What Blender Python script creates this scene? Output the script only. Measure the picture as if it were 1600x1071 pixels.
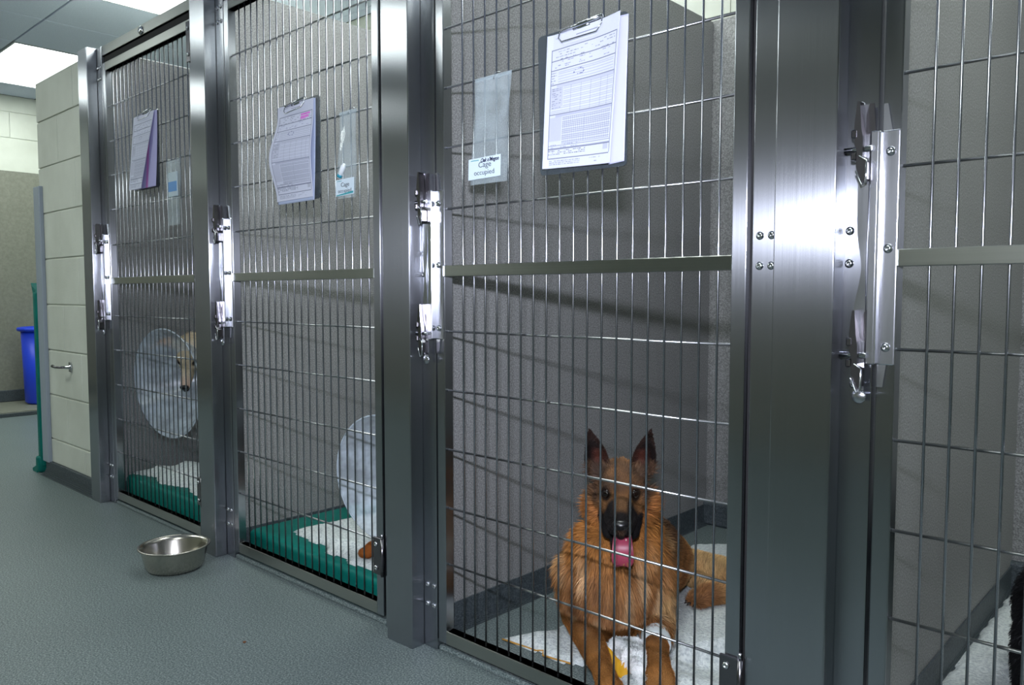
import bpy, bmesh, math, random
import numpy as np
from mathutils import Vector, Matrix, noise as mnoise

for o in list(bpy.data.objects):
    bpy.data.objects.remove(o)
sc = bpy.context.scene
COL = sc.collection

# ------------------------------------------------------------------ camera
F = Vector((-0.67620, 0.73440, -0.06127)).normalized()
cam_d = bpy.data.cameras.new('camera')
cam_d.sensor_width = 36.0
cam_d.lens = 1230.0 / 1600.0 * 36.0
cam_d.clip_start = 0.05
cam = bpy.data.objects.new('camera', cam_d)
COL.objects.link(cam)
R_ = F.cross(Vector((0, 0, 1))).normalized()
U_ = R_.cross(F)
cam.matrix_world = Matrix(((R_.x, U_.x, -F.x, 0), (R_.y, U_.y, -F.y, -1.4), (R_.z, U_.z, -F.z, .969), (0, 0, 0, 1)))
sc.camera = cam

# ------------------------------------------------------------------ view, world
sc.view_settings.view_transform = 'Standard'
sc.view_settings.look = 'None'
sc.view_settings.gamma = 1.0
sc.view_settings.exposure = 0.70
try:
    sc.view_settings.use_curve_mapping = False
except Exception:
    pass
w = bpy.data.worlds.new('world')
sc.world = w
w.use_nodes = True
w.node_tree.nodes['Background'].inputs[0].default_value = (.6, .64, .8, 1)
w.node_tree.nodes['Background'].inputs[1].default_value = .06

PANEL_E = 9.5          # ceiling panels
FLASH_E = 17.0         # the flash of the camera, above the lens


def area(name, loc, rot_dir, sx, sy, power, col):
    l = bpy.data.lights.new(name, 'AREA')
    l.shape = 'RECTANGLE'
    l.size, l.size_y = sx, sy
    l.energy = power
    l.color = col
    l.spread = math.radians(125)
    o = bpy.data.objects.new(name, l)
    COL.objects.link(o)
    o.location = loc
    o.rotation_euler = Vector(rot_dir).to_track_quat('-Z', 'Y').to_euler()
    return o


area('flash_light', (0.0, -1.43, 1.215), (-.72, .69, -.06), .09, .05, FLASH_E, (.82, .85, 1))


# ------------------------------------------------------------------ helpers
def S(c):
    """sRGB 0-255 -> linear"""
    return tuple(((v / 255) / 12.92 if v / 255 <= .04045 else ((v / 255 + .055) / 1.055) ** 2.4) for v in c) + (1,)


def Sn(a):
    a = np.asarray(a, float) / 255
    return np.where(a <= .04045, a / 12.92, ((a + .055) / 1.055) ** 2.4)


def empty(name, loc, label, cat, group=None, rz=0):
    o = bpy.data.objects.new(name, None)
    o.empty_display_size = .05
    COL.objects.link(o)
    o.location = loc
    o.rotation_euler = (0, 0, rz)
    return tag(o, label, cat, group)


def tag(o, label, cat, group=None):
    o['label'] = label
    o['category'] = cat
    if group:
        o['group'] = group
    return o


def struct(o):
    o['kind'] = 'structure'
    return o


def finish(name, me, m, parent=None, smooth=None, loc=None):
    """link a mesh as one object. Vertices are in world (or parent-local) space"""
    if m is not None:
        if isinstance(m, (list, tuple)):
            for k in m:
                me.materials.append(k)
        elif not me.materials:
            me.materials.append(m)
    if smooth:
        me.polygons.foreach_set('use_smooth', [True] * len(me.polygons))
        if smooth is not True:
            try:
                me.set_sharp_from_angle(angle=math.radians(smooth))
            except Exception:
                pass
    o = bpy.data.objects.new(name, me)
    COL.objects.link(o)
    if parent is not None:
        o.parent = parent
    if loc is not None:
        o.location = loc
    return o


class MB:
    def __init__(s):
        s.bm = bmesh.new()

    def box(s, x0, x1, y0, y1, z0, z1, bev=0.0, seg=1, mi=0):
        r = bmesh.ops.create_cube(s.bm, size=1.0)
        vs = r['verts']
        for v in vs:
            v.co = Vector((x0 + (v.co.x + .5) * (x1 - x0), y0 + (v.co.y + .5) * (y1 - y0), z0 + (v.co.z + .5) * (z1 - z0)))
        fs = {f for v in vs for f in v.link_faces}
        if bev > 0:
            es = list({e for v in vs for e in v.link_edges})
            rb = bmesh.ops.bevel(s.bm, geom=es, offset=bev, segments=seg, affect='EDGES', profile=.5)
            fs = set(rb['faces']) | {f for f in fs if f.is_valid}
        if mi:
            for f in fs:
                f.material_index = mi
        return s

    def tube(s, pts, r, n=10, cap=True, mi=0, closed=False):
        pts = [Vector(p) for p in pts]
        rs = r if isinstance(r, (list, tuple)) else [r] * len(pts)
        rings = []
        N = len(pts)
        pd = None
        for i, p in enumerate(pts):
            if closed:
                d = (pts[(i + 1) % N] - pts[i - 1]).normalized()
            else:
                d = (pts[min(i + 1, N - 1)] - pts[max(i - 1, 0)]).normalized()
            if pd is None:
                a = Vector((0, 0, 1)) if abs(d.z) < .9 else Vector((1, 0, 0))
                u = d.cross(a).normalized()
            else:
                u = (u - d * u.dot(d)).normalized()
            v = d.cross(u)
            pd = d
            rings.append([s.bm.verts.new(p + (u * math.cos(t) + v * math.sin(t)) * rs[i]) for t in [2 * math.pi * k / n for k in range(n)]])
        seg = list(zip(rings[:-1], rings[1:]))
        if closed:
            seg.append((rings[-1], rings[0]))
        for A, B in seg:
            for k in range(n):
                f = s.bm.faces.new((A[k], A[(k + 1) % n], B[(k + 1) % n], B[k]))
                f.material_index = mi
                f.smooth = True
        if cap and not closed:
            s.bm.faces.new(rings[0][::-1]).material_index = mi
            s.bm.faces.new(rings[-1]).material_index = mi
        return s

    def lathe(s, prof, c=(0, 0, 0), n=48, axis='Z', mi=0):
        c = Vector(c)
        rings = []
        for (r, h) in prof:
            ring = []
            for k in range(n):
                t = 2 * math.pi * k / n
                a, b = r * math.cos(t), r * math.sin(t)
                q = {'Z': Vector((a, b, h)), 'Y': Vector((a, -h, b)), 'X': Vector((h, a, b))}[axis]
                ring.append(s.bm.verts.new(c + q))
            rings.append(ring)
        for A, B in zip(rings[:-1], rings[1:]):
            for k in range(n):
                f = s.bm.faces.new((A[k], A[(k + 1) % n], B[(k + 1) % n], B[k]))
                f.smooth = True
                f.material_index = mi
        if prof[0][0] > 1e-6:
            s.bm.faces.new(rings[0][::-1]).material_index = mi
        if prof[-1][0] > 1e-6:
            s.bm.faces.new(rings[-1]).material_index = mi
        return s

    def prism(s, poly, y0, y1, mi=0):
        """polygon in x,z extruded in y"""
        a = [s.bm.verts.new((x, y0, z)) for x, z in poly]
        b = [s.bm.verts.new((x, y1, z)) for x, z in poly]
        s.bm.faces.new(a).material_index = mi
        s.bm.faces.new(b[::-1]).material_index = mi
        for k in range(len(a)):
            j = (k + 1) % len(a)
            s.bm.faces.new((a[k], b[k], b[j], a[j])).material_index = mi
        return s

    def build(s, name, m, parent=None, smooth=None, loc=None):
        bmesh.ops.remove_doubles(s.bm, verts=s.bm.verts, dist=1e-7)
        bmesh.ops.recalc_face_normals(s.bm, faces=s.bm.faces)
        me = bpy.data.meshes.new(name)
        keep = [f.smooth for f in s.bm.faces]
        s.bm.to_mesh(me)
        s.bm.free()
        return finish(name, me, m, parent, smooth, loc)


def pydata(name, verts, faces, m, parent=None, smooth=None, loc=None):
    me = bpy.data.meshes.new(name)
    me.from_pydata([tuple(v) for v in verts], [], [tuple(f) for f in faces])
    me.update()
    return finish(name, me, m, parent, smooth, loc)


def copy_child(src, parent, loc=None, name=None):
    c = src.copy()
    COL.objects.link(c)
    c.parent = parent
    if loc is not None:
        c.location = loc
    return c


# ------------------------------------------------------------------ materials
def mat(name):
    m = bpy.data.materials.new(name)
    m.use_nodes = True
    nt = m.node_tree
    return m, nt, nt.nodes['Principled BSDF']


def nd(nt, t, **kw):
    n = nt.nodes.new(t)
    for k, v in kw.items():
        setattr(n, k, v)
    return n


def simple(name, col, rough=.5, metal=0, **kw):
    m, nt, b = mat(name)
    b.inputs['Base Color'].default_value = S(col)
    b.inputs['Roughness'].default_value = rough
    b.inputs['Metallic'].default_value = metal
    for k, v in kw.items():
        b.inputs[k].default_value = v
    return m


def ramp(nt, fac, stops):
    r = nd(nt, 'ShaderNodeValToRGB')
    e = r.color_ramp.elements
    e[0].position, e[0].color = stops[0][0], stops[0][1]
    e[1].position, e[1].color = stops[-1][0], stops[-1][1]
    for p, c in stops[1:-1]:
        k = e.new(p)
        k.color = c
    nt.links.new(fac, r.inputs[0])
    return r


def tex(nt, scale, stretch=(1, 1, 1), detail=3, rough=.55, obj=True):
    tc = nd(nt, 'ShaderNodeTexCoord')
    mp = nd(nt, 'ShaderNodeMapping')
    mp.inputs['Scale'].default_value = stretch
    nt.links.new(tc.outputs['Object'], mp.inputs[0])
    n = nd(nt, 'ShaderNodeTexNoise')
    n.inputs['Scale'].default_value = scale
    n.inputs['Detail'].default_value = detail
    n.inputs['Roughness'].default_value = rough
    nt.links.new(mp.outputs[0], n.inputs['Vector'])
    return n


def steel(name, col, rough, aniso, horizontal=False, stretch=(900, 900, 1.5), bump=.0, rvar=.05):
    """brushed stainless steel; the brush lines run up the posts (or along the rails)"""
    m, nt, b = mat(name)
    n = tex(nt, 1.0, stretch, 4, .6)
    sm = tex(nt, 3.0, (1, 1, 1), 3, .6)
    mx = nd(nt, 'ShaderNodeMath', operation='MULTIPLY_ADD')
    nt.links.new(n.outputs['Fac'], mx.inputs[0])
    mx.inputs[1].default_value = rvar
    mx.inputs[2].default_value = rough - rvar * .5
    ad = nd(nt, 'ShaderNodeMath', operation='MULTIPLY_ADD')
    nt.links.new(sm.outputs['Fac'], ad.inputs[0])
    ad.inputs[1].default_value = .04
    nt.links.new(mx.outputs[0], ad.inputs[2])
    nt.links.new(ad.outputs[0], b.inputs['Roughness'])
    lo = tuple(c * .93 for c in S(col)[:3]) + (1,)
    r = ramp(nt, n.outputs['Fac'], [(.3, lo), (.7, S(col))])
    nt.links.new(r.outputs[0], b.inputs['Base Color'])
    b.inputs['Metallic'].default_value = 1
    b.inputs['Anisotropic'].default_value = aniso
    geo = nd(nt, 'ShaderNodeNewGeometry')
    if horizontal:
        cv = nd(nt, 'ShaderNodeCombineXYZ')
        cv.inputs[2].default_value = 1
        nt.links.new(cv.outputs[0], b.inputs['Tangent'])
    else:
        cr = nd(nt, 'ShaderNodeVectorMath', operation='CROSS_PRODUCT')
        nt.links.new(geo.outputs['Normal'], cr.inputs[0])
        cr.inputs[1].default_value = (0.001, 0, 1)
        nt.links.new(cr.outputs[0], b.inputs['Tangent'])
    return m


def speckled(name, base, dark, light, scale=260, rough=.55, bump=.1, big=(.9, 1.06), spec=.5):
    m, nt, b = mat(name)
    n = tex(nt, scale, (1, 1, 1), 2, .7)
    r = ramp(nt, n.outputs['Fac'], [(.34, S(dark)), (.5, S(base)), (.66, S(light))])
    n2 = tex(nt, 2.2, (1, 1, 1), 4, .6)
    mr = nd(nt, 'ShaderNodeMapRange')
    mr.inputs['To Min'].default_value, mr.inputs['To Max'].default_value = big
    nt.links.new(n2.outputs['Fac'], mr.inputs[0])
    vm = nd(nt, 'ShaderNodeVectorMath', operation='SCALE')
    nt.links.new(r.outputs[0], vm.inputs[0])
    nt.links.new(mr.outputs[0], vm.inputs['Scale'])
    nt.links.new(vm.outputs[0], b.inputs['Base Color'])
    b.inputs['Roughness'].default_value = rough
    b.inputs['Specular IOR Level'].default_value = spec
    bp = nd(nt, 'ShaderNodeBump')
    bp.inputs['Strength'].default_value = bump
    bp.inputs['Distance'].default_value = .001
    nt.links.new(n.outputs['Fac'], bp.inputs['Height'])
    nt.links.new(bp.outputs[0], b.inputs['Normal'])
    return m


def emis(name, col, e):
    m, nt, b = mat(name)
    b.inputs['Base Color'].default_value = (.8, .8, .8, 1)
    b.inputs['Emission Color'].default_value = col
    b.inputs['Emission Strength'].default_value = e
    return m


def clear(name, tint, alpha, rough=.08, spec=.6):
    """thin clear plastic film"""
    m, nt, b = mat(name)
    out = nt.nodes['Material Output']
    tr = nd(nt, 'ShaderNodeBsdfTransparent')
    mix = nd(nt, 'ShaderNodeMixShader')
    b.inputs['Base Color'].default_value = S(tint)
    b.inputs['Roughness'].default_value = rough
    b.inputs['Specular IOR Level'].default_value = spec
    n = tex(nt, 14, (1, 1, 1), 3, .6)
    mr = nd(nt, 'ShaderNodeMapRange')
    mr.inputs['From Min'].default_value, mr.inputs['From Max'].default_value = .35, .7
    mr.inputs['To Min'].default_value, mr.inputs['To Max'].default_value = alpha * .7, min(1, alpha * 1.5)
    nt.links.new(n.outputs['Fac'], mr.inputs[0])
    nt.links.new(mr.outputs[0], mix.inputs[0])
    nt.links.new(tr.outputs[0], mix.inputs[1])
    nt.links.new(b.outputs[0], mix.inputs[2])
    nt.links.new(mix.outputs[0], out.inputs[0])
    return m


def vcol(name, rough=.7, spec=.3, sheen=0, attr='col'):
    m, nt, b = mat(name)
    a = nd(nt, 'ShaderNodeAttribute', attribute_name=attr)
    nt.links.new(a.outputs['Color'], b.inputs['Base Color'])
    b.inputs['Roughness'].default_value = rough
    b.inputs['Specular IOR Level'].default_value = spec
    b.inputs['Sheen Weight'].default_value = sheen
    return m


M = {}
M['steel'] = steel('brushed_steel', (168, 171, 177), .225, .98)
M['steel_h'] = steel('brushed_steel_rail', (170, 172, 168), .27, .85, True, (1.5, 260, 260))
M['wire'] = steel('steel_bar', (162, 165, 172), .21, .2, False, (60, 60, 2), .0, .06)
M['wire_h'] = steel('steel_cross_bar', (176, 178, 180), .26, .2, True, (2, 60, 60), .0, .06)
M['chrome'] = simple('polished_steel', (205, 207, 212), .12, 1)
M['latch'] = steel('latch_steel', (205, 207, 214), .2, .5, False, (80, 80, 4), .0, .06)
M['castmetal'] = simple('cast_metal', (118, 116, 120), .25, 1)
M['bowl'] = steel('bowl_steel', (190, 186, 176), .2, .5, False, (90, 90, 2), .0, .06)
M['blackgap'] = simple('gap_shade_black', (14, 14, 16), .8)  # flat black that paints in the shade of gaps and recesses
M['laminate'] = speckled('speckled_laminate', (126, 127, 126), (100, 101, 101), (154, 155, 154), 230, .5, .05, (.93, 1.04), .4)
M['floor'] = speckled('speckled_vinyl', (98, 110, 110), (60, 72, 74), (140, 150, 148), 210, .48, .25, (.86, 1.08), .4)
M['cove'] = speckled('dark_vinyl', (62, 70, 74), (44, 51, 56), (84, 92, 96), 210, .5, .2, (.9, 1.05), .35)
M['tile'] = speckled('ceiling_tile', (200, 209, 226), (194, 203, 220), (206, 215, 232), 180, .9, .1, (.95, 1.04), .1)
M['wallpanel'] = speckled('wall_panel', (118, 120, 108), (112, 114, 102), (124, 126, 114), 40, .5, .05, (.9, 1.06), .4)
M['seam'] = simple('seam_dark', (60, 66, 70), .8)
M['frame_w'] = simple('light_frame', (170, 176, 180), .5)
M['diffuser'] = emis('light_diffuser', (.93, 1, .96, 1), PANEL_E)
M['grey_plastic'] = simple('grey_plastic', (140, 150, 160), .45)
M['teal'] = None
M['blue'] = simple('blue_plastic', (28, 62, 200), .35)
M['pouch'] = clear('clear_pouch', (200, 215, 222), .22)
M['cone'] = clear('clear_cone_plastic', (205, 218, 230), .52, .22)
M['card'] = simple('card_white', (205, 220, 232), .6)
M['ink'] = simple('ink_grey', (70, 80, 90), .7)
M['ink_blue'] = simple('ink_marker', (14, 20, 62), .6)
M['ink_teal'] = simple('ink_teal', (50, 150, 160), .6)
M['board'] = clear('clipboard_board', (70, 78, 84), .8, .25)
M['paper'] = vcol('printed_paper', .75, .2)
M['paper_v'] = simple('paper_violet', (196, 198, 232), .75)
M['yellow'] = simple('yellow_backing', (214, 160, 20), .6)
M['white_cloth'] = simple('bandage_white', (214, 222, 224), .85)


def cloth(name, col, dark, scale, dist):
    m, nt, b = mat(name)
    n = tex(nt, scale, (1, 1, 1), 4, .6)
    r = ramp(nt, n.outputs['Fac'], [(.3, S(dark)), (.6, S(col))])
    nt.links.new(r.outputs[0], b.inputs['Base Color'])
    b.inputs['Roughness'].default_value = .9
    b.inputs['Specular IOR Level'].default_value = .15
    bp = nd(nt, 'ShaderNodeBump')
    bp.inputs['Strength'].default_value = .8
    bp.inputs['Distance'].default_value = dist
    nt.links.new(n.outputs['Fac'], bp.inputs['Height'])
    nt.links.new(bp.outputs[0], b.inputs['Normal'])
    return m


M['fleece'] = cloth('white_fleece', (222, 228, 226), (176, 184, 188), 120, .009)
M['teal'] = cloth('teal_vinyl', (10, 108, 98), (8, 96, 88), 14, .002)
M['teal'].node_tree.nodes['Principled BSDF'].inputs['Roughness'].default_value = .45


def block_paint():
    m, nt, b = mat('cream_block_paint')
    n = tex(nt, 90, (1, 1, 1), 5, .65)
    n2 = tex(nt, 3, (1, 1, 1), 3, .6)
    r = ramp(nt, n2.outputs['Fac'], [(.3, S((184, 188, 176))), (.7, S((200, 204, 193)))])
    nt.links.new(r.outputs[0], b.inputs['Base Color'])
    b.inputs['Roughness'].default_value = .55
    bp = nd(nt, 'ShaderNodeBump')
    bp.inputs['Strength'].default_value = .35
    bp.inputs['Distance'].default_value = .003
    nt.links.new(n.outputs['Fac'], bp.inputs['Height'])
    nt.links.new(bp.outputs[0], b.inputs['Normal'])
    return m


M['block'] = block_paint()
# ------------------------------------------------------------------ the room
CEIL = 2.66
XL, XR, YB, YF = -7.77, 2.6, 1.6, -3.3
struct(MB().box(XL - .1, XR + .1, YF - .1, YB + .1, -.06, 0).build('floor', M['floor']))


def block_wall(name, axis, fixed, thick, a0, a1, z0, z1, m, zj=.2, ch=.238, bl=.46, off=0.0, front=-1):
    """painted block wall, every course and joint modelled; front face at 'fixed', body behind it"""
    mb = MB()
    zs = [z0]
    z = zj
    while z < z1 - .01:
        if z > z0 + .01:
            zs.append(z)
        z += ch
    zs.append(z1)
    g, gv = .0035, .0018
    rnd = random.Random(5)
    for i in range(len(zs) - 1):
        xs = [a0]
        x = a0 + off + (bl * .5 if i % 2 else bl)
        while x < a1 - .03:
            xs.append(x)
            x += bl
        xs.append(a1)
        for j in range(len(xs) - 1):
            lo, hi = (fixed, fixed + thick * .5) if front < 0 else (fixed - thick * .5, fixed)
            d = rnd.uniform(-.0008, .0008)
            A0, A1 = xs[j] + (gv if j else 0), xs[j + 1] - (gv if j < len(xs) - 2 else 0)
            Z0, Z1 = zs[i] + (g if i else 0), zs[i + 1] - (g if i < len(zs) - 2 else 0)
            if axis == 'y':
                mb.box(A0, A1, lo + (d if front < 0 else 0), hi + (d if front > 0 else 0), Z0, Z1, .003, 2)
            else:
                mb.box(lo, hi, A0, A1, Z0, Z1, .003, 2)
    c0, c1 = (fixed + .007, fixed + thick) if front < 0 else (fixed - thick, fixed - .007)
    if axis == 'y':
        mb.box(a0 + .002, a1 - .002, c0, c1, z0, z1 - .002)
    else:
        mb.box(c0, c1, a0 + .002, a1 - .002, z0, z1 - .002)
    return struct(mb.build(name, m))


# stub wall of cream painted blocks that ends the row of kennels
block_wall('wall_left', 'y', 0.0, 1.6, -4.69, -3.955, .075, 2.07, M['block'], .2, .238, .46, .07)
mb = MB()
mb.box(-4.70, -3.955, -.012, 1.59, 0, .075, .004, 2)
for k in range(5):      # coved foot
    t0, t1 = k / 5 * math.pi / 2, (k + 1) / 5 * math.pi / 2
    mb.box(-4.70, -3.955, -.012 - .028 * (1 - math.sin(t0)) - .001, -.011, .028 * (1 - math.cos(t0)), .028 * (1 - math.cos(t1)) + .0005)
struct(mb.build('baseboard_left', M['cove']))
# wall far beyond, lower part lined with panels
block_wall('wall_far', 'x', XL, .1, YF, YB, 2.02, CEIL, M['block'], 2.3, .22, .46, .1, front=1)
struct(MB().box(XL - .1, XL + .012, YF, YB, 0.04, 2.02, .003).build('wall_far_panel', M['wallpanel']))
struct(MB().box(XL + .0, XL + .03, YF, YB, .046, .145, .006, 2).build('baseboard_far', M['cove']))
struct(MB().box(XL + .02, -7.1, YF + .01, YB - .01, 0, .045, .008, 2).build('trim_1', M['wallpanel']))
struct(MB().box(-7.1, -7.085, YF + .01, YB - .01, 0, .03, .003, 1).build('trim_2', M['cove']))
# wall behind the kennels
block_wall('wall_back', 'y', YB, .1, XL, XR, 0, CEIL, M['block'], .2, .238, .46, 0)
struct(MB().box(-3.94, XR, YB - .02, YB - .004, .0, 2.085, .002).build('wall_back_panel', M['laminate']))
struct(MB().box(-3.94, XR, YB - .05, YB - .018, 0, .1, .012, 3).build('baseboard_back', M['cove']))
# corridor wall behind the camera and end wall on the right
struct(MB().box(XL, XR, YF - .1, YF, 0, CEIL).build('wall_front', M['wallpanel']))
struct(MB().box(XR, XR + .1, YF, YB, 0, CEIL).build('wall_right', M['block']))

# suspended ceiling: tiles on a .61 grid with the light panels let in
GX0, GY0, G = -4.88, .30, .613
lights = []
for k in range(-3, 13):
    pass
panels = []          # (x index, y index): a panel covers two tiles along x
px = [(-7.33 + 2.452 * i) for i in range(4)]
mbt = MB()
nx0 = int((XL - GX0) / G) - 1
cells = {}
LP = [(-4, 0), (0, 0), (4, 0), (8, 0), (-4, -4), (0, -4), (6, -4)]
occ = set()
for i, j in LP:
    occ |= {(i, j), (i + 1, j)}
for i in range(-5, 13):
    for j in range(-7, 4):
        x0, y0 = GX0 + i * G, GY0 + j * G
        if (i, j) in occ:
            continue
        xa, xb = max(x0, XL), min(x0 + G, XR)
        ya, yb = max(y0, YF), min(y0 + G, YB)
        if xb - xa < .05 or yb - ya < .05:
            continue
        mbt.box(xa + .004, xb - .004, ya + .004, yb - .004, CEIL, CEIL + .02, .003)
mbt.box(XL - .1, XR + .1, YF - .1, YB + .1, CEIL + .02, CEIL + .12, mi=1)
struct(mbt.build('ceiling', [M['tile'], M['seam']]))
WH = {(-4, 0): 'white ceiling light panel over the block wall at the far left',
      (0, 0): 'white ceiling light panel cut by the top rail of the leftmost kennel'}
for (i, j) in LP:
    x0, y0 = GX0 + i * G, GY0 + j * G
    o = empty('ceiling_light', (x0 + G, y0 + G / 2, CEIL), WH.get((i, j), 'square white ceiling light panel set in the ceiling above the corridor and kennels'),
              'ceiling light', 'ceiling light panels')
    mb = MB()
    fr = .012
    for bx in ((-G + .004, -G + .004 + fr, -G / 2 + .004, G / 2 - .004), (G - .004 - fr, G - .004, -G / 2 + .004, G / 2 - .004),
               (-G + .004 + fr, G - .004 - fr, -G / 2 + .004, -G / 2 + .004 + fr), (-G + .004 + fr, G - .004 - fr, G / 2 - .004 - fr, G / 2 - .004)):
        mb.box(bx[0], bx[1], bx[2], bx[3], -.004, .018)
    mb.build('frame', M['frame_w'], o)
    MB().box(-G + .017, G - .017, -G / 2 + .017, G / 2 - .017, -.001, .012).build('diffuser', M['diffuser'], o)

# corner guard on the stub wall, hook, teal mattress, blue bin
mb = MB()
mb.box(-4.722, -4.632, -.020, .001, .07, 1.535, .004, 2)
mb.box(-4.722, -4.700, .001, .06, .07, 1.535, .002, 1)
tag(mb.build('corner_guard', M['grey_plastic']), 'tall grey plastic corner guard on the end of the cream block wall', 'corner guard')
hk = empty('wall_hook', (-4.30, 0, .603), 'small metal hook screwed to the cream block wall', 'hook')
mb = MB()
mb.lathe([(.0, .0), (.017, .0), (.017, .008), (.009, .012), (.007, .03), (.0, .031)], (0, 0, 0), 16, 'Y')
mb.box(-.012, .012, -.01, -.002, -.026, .026, .003)
mb.build('plate', M['chrome'], hk)
MB().tube([(0, -.02, 0), (-.02, -.05, .0), (-.05, -.06, .0), (-.085, -.06, .004)], [.006, .006, .006, .008], 10).build('prong', M['castmetal'], hk)

# folded teal mattress leaning on the end of the stub wall (mostly hidden by it)
vs, fs = [], []
prof = [(0, 0, .10, .06), (.02, -.02, .10, .05), (.06, -.0, .05, .05), (.1, .0, .05, .05), (.3, .0, .055, .05), (.6, .01, .06, .05), (.9, .02, .06, .05), (.98, .02, .055, .05), (1.0, .0, .07, .05), (1.03, -.03, .075, .02)]
for z, dx, th, yy in prof:
    pass
mb = MB()
mb.box(-4.790, -4.728, -.024, .75, .03, .985, .016, 3)
mb.box(-4.800, -4.738, -.036, .02, .0, .09, .016, 3)
mb.prism([(-4.84, .0), (-4.845, .014), (-4.79, .035), (-4.77, .0)], -.036, .0)
mb.prism([(-4.785, .97), (-4.815, 1.03), (-4.80, 1.015), (-4.75, .995), (-4.735, .97)], -.020, .1)
o = mb.build('rolled_mattress', M['teal'], smooth=50)
tag(o, 'green vinyl mattress stood on edge behind the grey corner guard', 'mattress')

bn = empty('bin', (-7.45, .79, .045), 'blue plastic bin with a wide rim behind the green mattress', 'bin')
mb = MB()
mb.lathe([(.0, .0), (.10, .0), (.125, .02), (.140, .64), (.132, .64), (.115, .03), (.0, .03)], (0, 0, 0), 40)
mb.build('body', M['blue'], bn)
mb = MB()
mb.lathe([(.137, .610), (.165, .618), (.170, .632), (.165, .645), (.142, .650), (.137, .63)], (0, 0, 0), 40)
mb.build('rim', M['blue'], bn)
# ------------------------------------------------------------------ kennel fronts
X0S = [-3.842, -2.730, -1.618, -.506]
KN = ['leftmost kennel', 'second kennel from the left', 'kennel of the brown shepherd dog', 'rightmost kennel']
DOORTOP, DOORBOT = 2.0, .027


def screw_mesh():
    mb = MB()
    mb.lathe([(.0, .0), (.0075, .0), (.0078, .0014), (.0065, .0038), (.004, .0052), (.0030, .0052), (.0026, .0028), (.0, .0028)], (0, 0, 0), 14, 'Y')
    bmesh.ops.remove_doubles(mb.bm, verts=mb.bm.verts, dist=1e-7)
    bmesh.ops.recalc_face_normals(mb.bm, faces=mb.bm.faces)
    me = bpy.data.meshes.new('screw')
    mb.bm.to_mesh(me)
    mb.bm.free()
    me.materials.append(M['chrome'])
    return me


SCREW = screw_mesh()


def screw(parent, x, y, z, name='screw'):
    o = bpy.data.objects.new(name, SCREW)
    COL.objects.link(o)
    o.parent = parent
    o.location = (x, y, z)
    return o


PL = ['narrow steel end post where the cream block wall meets the kennels',
      'steel post between the two kennels at the left',
      'steel post between the kennel with the middle clipboard and the brown shepherd dog',
      'wide steel post right of the brown shepherd dog']
for k, X0 in enumerate(X0S):
    p = empty('kennel_post', (X0, 0, 0), PL[k], 'post', 'stainless steel posts of the kennel row')
    ch0 = -.108
    MB().box(ch0, 0, -.045, -.0005, .0, 2.078, .0025, 2).build('raised_channel', M['steel'], p)
    left = -.17 if k else -.112
    MB().box(left, .052, 0, .045, .0 if k else .0, 2.078, .002, 2).build('flange', M['steel'], p)
    for (sx, szs) in ((.016, (1.985, 1.935, .175, .121)), (.042, (1.985, 1.935, .175, .121)), (.0095, (1.078, 1.022))):
        for z in szs:
            screw(p, sx, 0, z)
    if k:
        for sx in (-.154, -.131):
            for z in (1.985, 1.935, 1.078, 1.022, .175, .121):
                screw(p, sx, 0, z)
    # black strip stands in for the shade between post and door, hinge side
    if k:
        MB().box(-.1795, -.171, .012, .03, .0, 2.06).build('gap_shade', M['blackgap'], p)

# partitions between kennels, with coved dark foot
QL = ['speckled grey partition panel on the left side of the leftmost kennel',
      'speckled grey partition panel left of the second kennel, behind the middle clipboard',
      'large speckled grey partition panel left of the brown shepherd dog',
      'speckled grey partition panel on the left side of the rightmost kennel']
for k, X0 in enumerate(X0S):
    p = empty('partition_panel', (X0 - .03, .8, 0), QL[k], 'partition', 'grey partition panels between the kennels')
    MB().box(-.026, .026, -.752, .775, .0, 2.08, .003, 1).build('panel', M['laminate'], p)
    mb = MB()
    mb.box(.026, .0305, -.752, .75, 0, .085, .001)
    for q in range(6):
        t0, t1 = q / 6 * math.pi / 2, (q + 1) / 6 * math.pi / 2
        mb.box(.026, .0305 + .018 * (1 - math.sin(t0)), -.75, .75, .018 * (1 - math.cos(t0)) - .001, .018 * (1 - math.cos(t1)))
    mb.build('coved_skirting', M['cove'], p)
    MB().box(-.034, .034, -.765, -.748, .0, 2.082, .002, 1).build('edge_trim', M['steel'], p)


def add_hinge(door, x, z, h=.11):
    mb = MB()
    mb.box(x - .037, x + .004, -.0065, -.0005, z - h / 2, z + h / 2, .0015)
    hg = mb.build('hinge', M['castmetal'], door)
    MB().tube([(x + .008, -.008, z - h / 2), (x + .008, -.008, z + h / 2)], .0055, 12).build('knuckle', M['castmetal'], hg)
    MB().tube([(x + .008, -.008, z + h / 2), (x + .008, -.008, z + h / 2 + .014)], .003, 8).build('hinge_pin', M['chrome'], hg)
    for dz in (-h * .32, h * .32):
        screw(hg, x - .022, -.0065, z + dz)
    return hg


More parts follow.
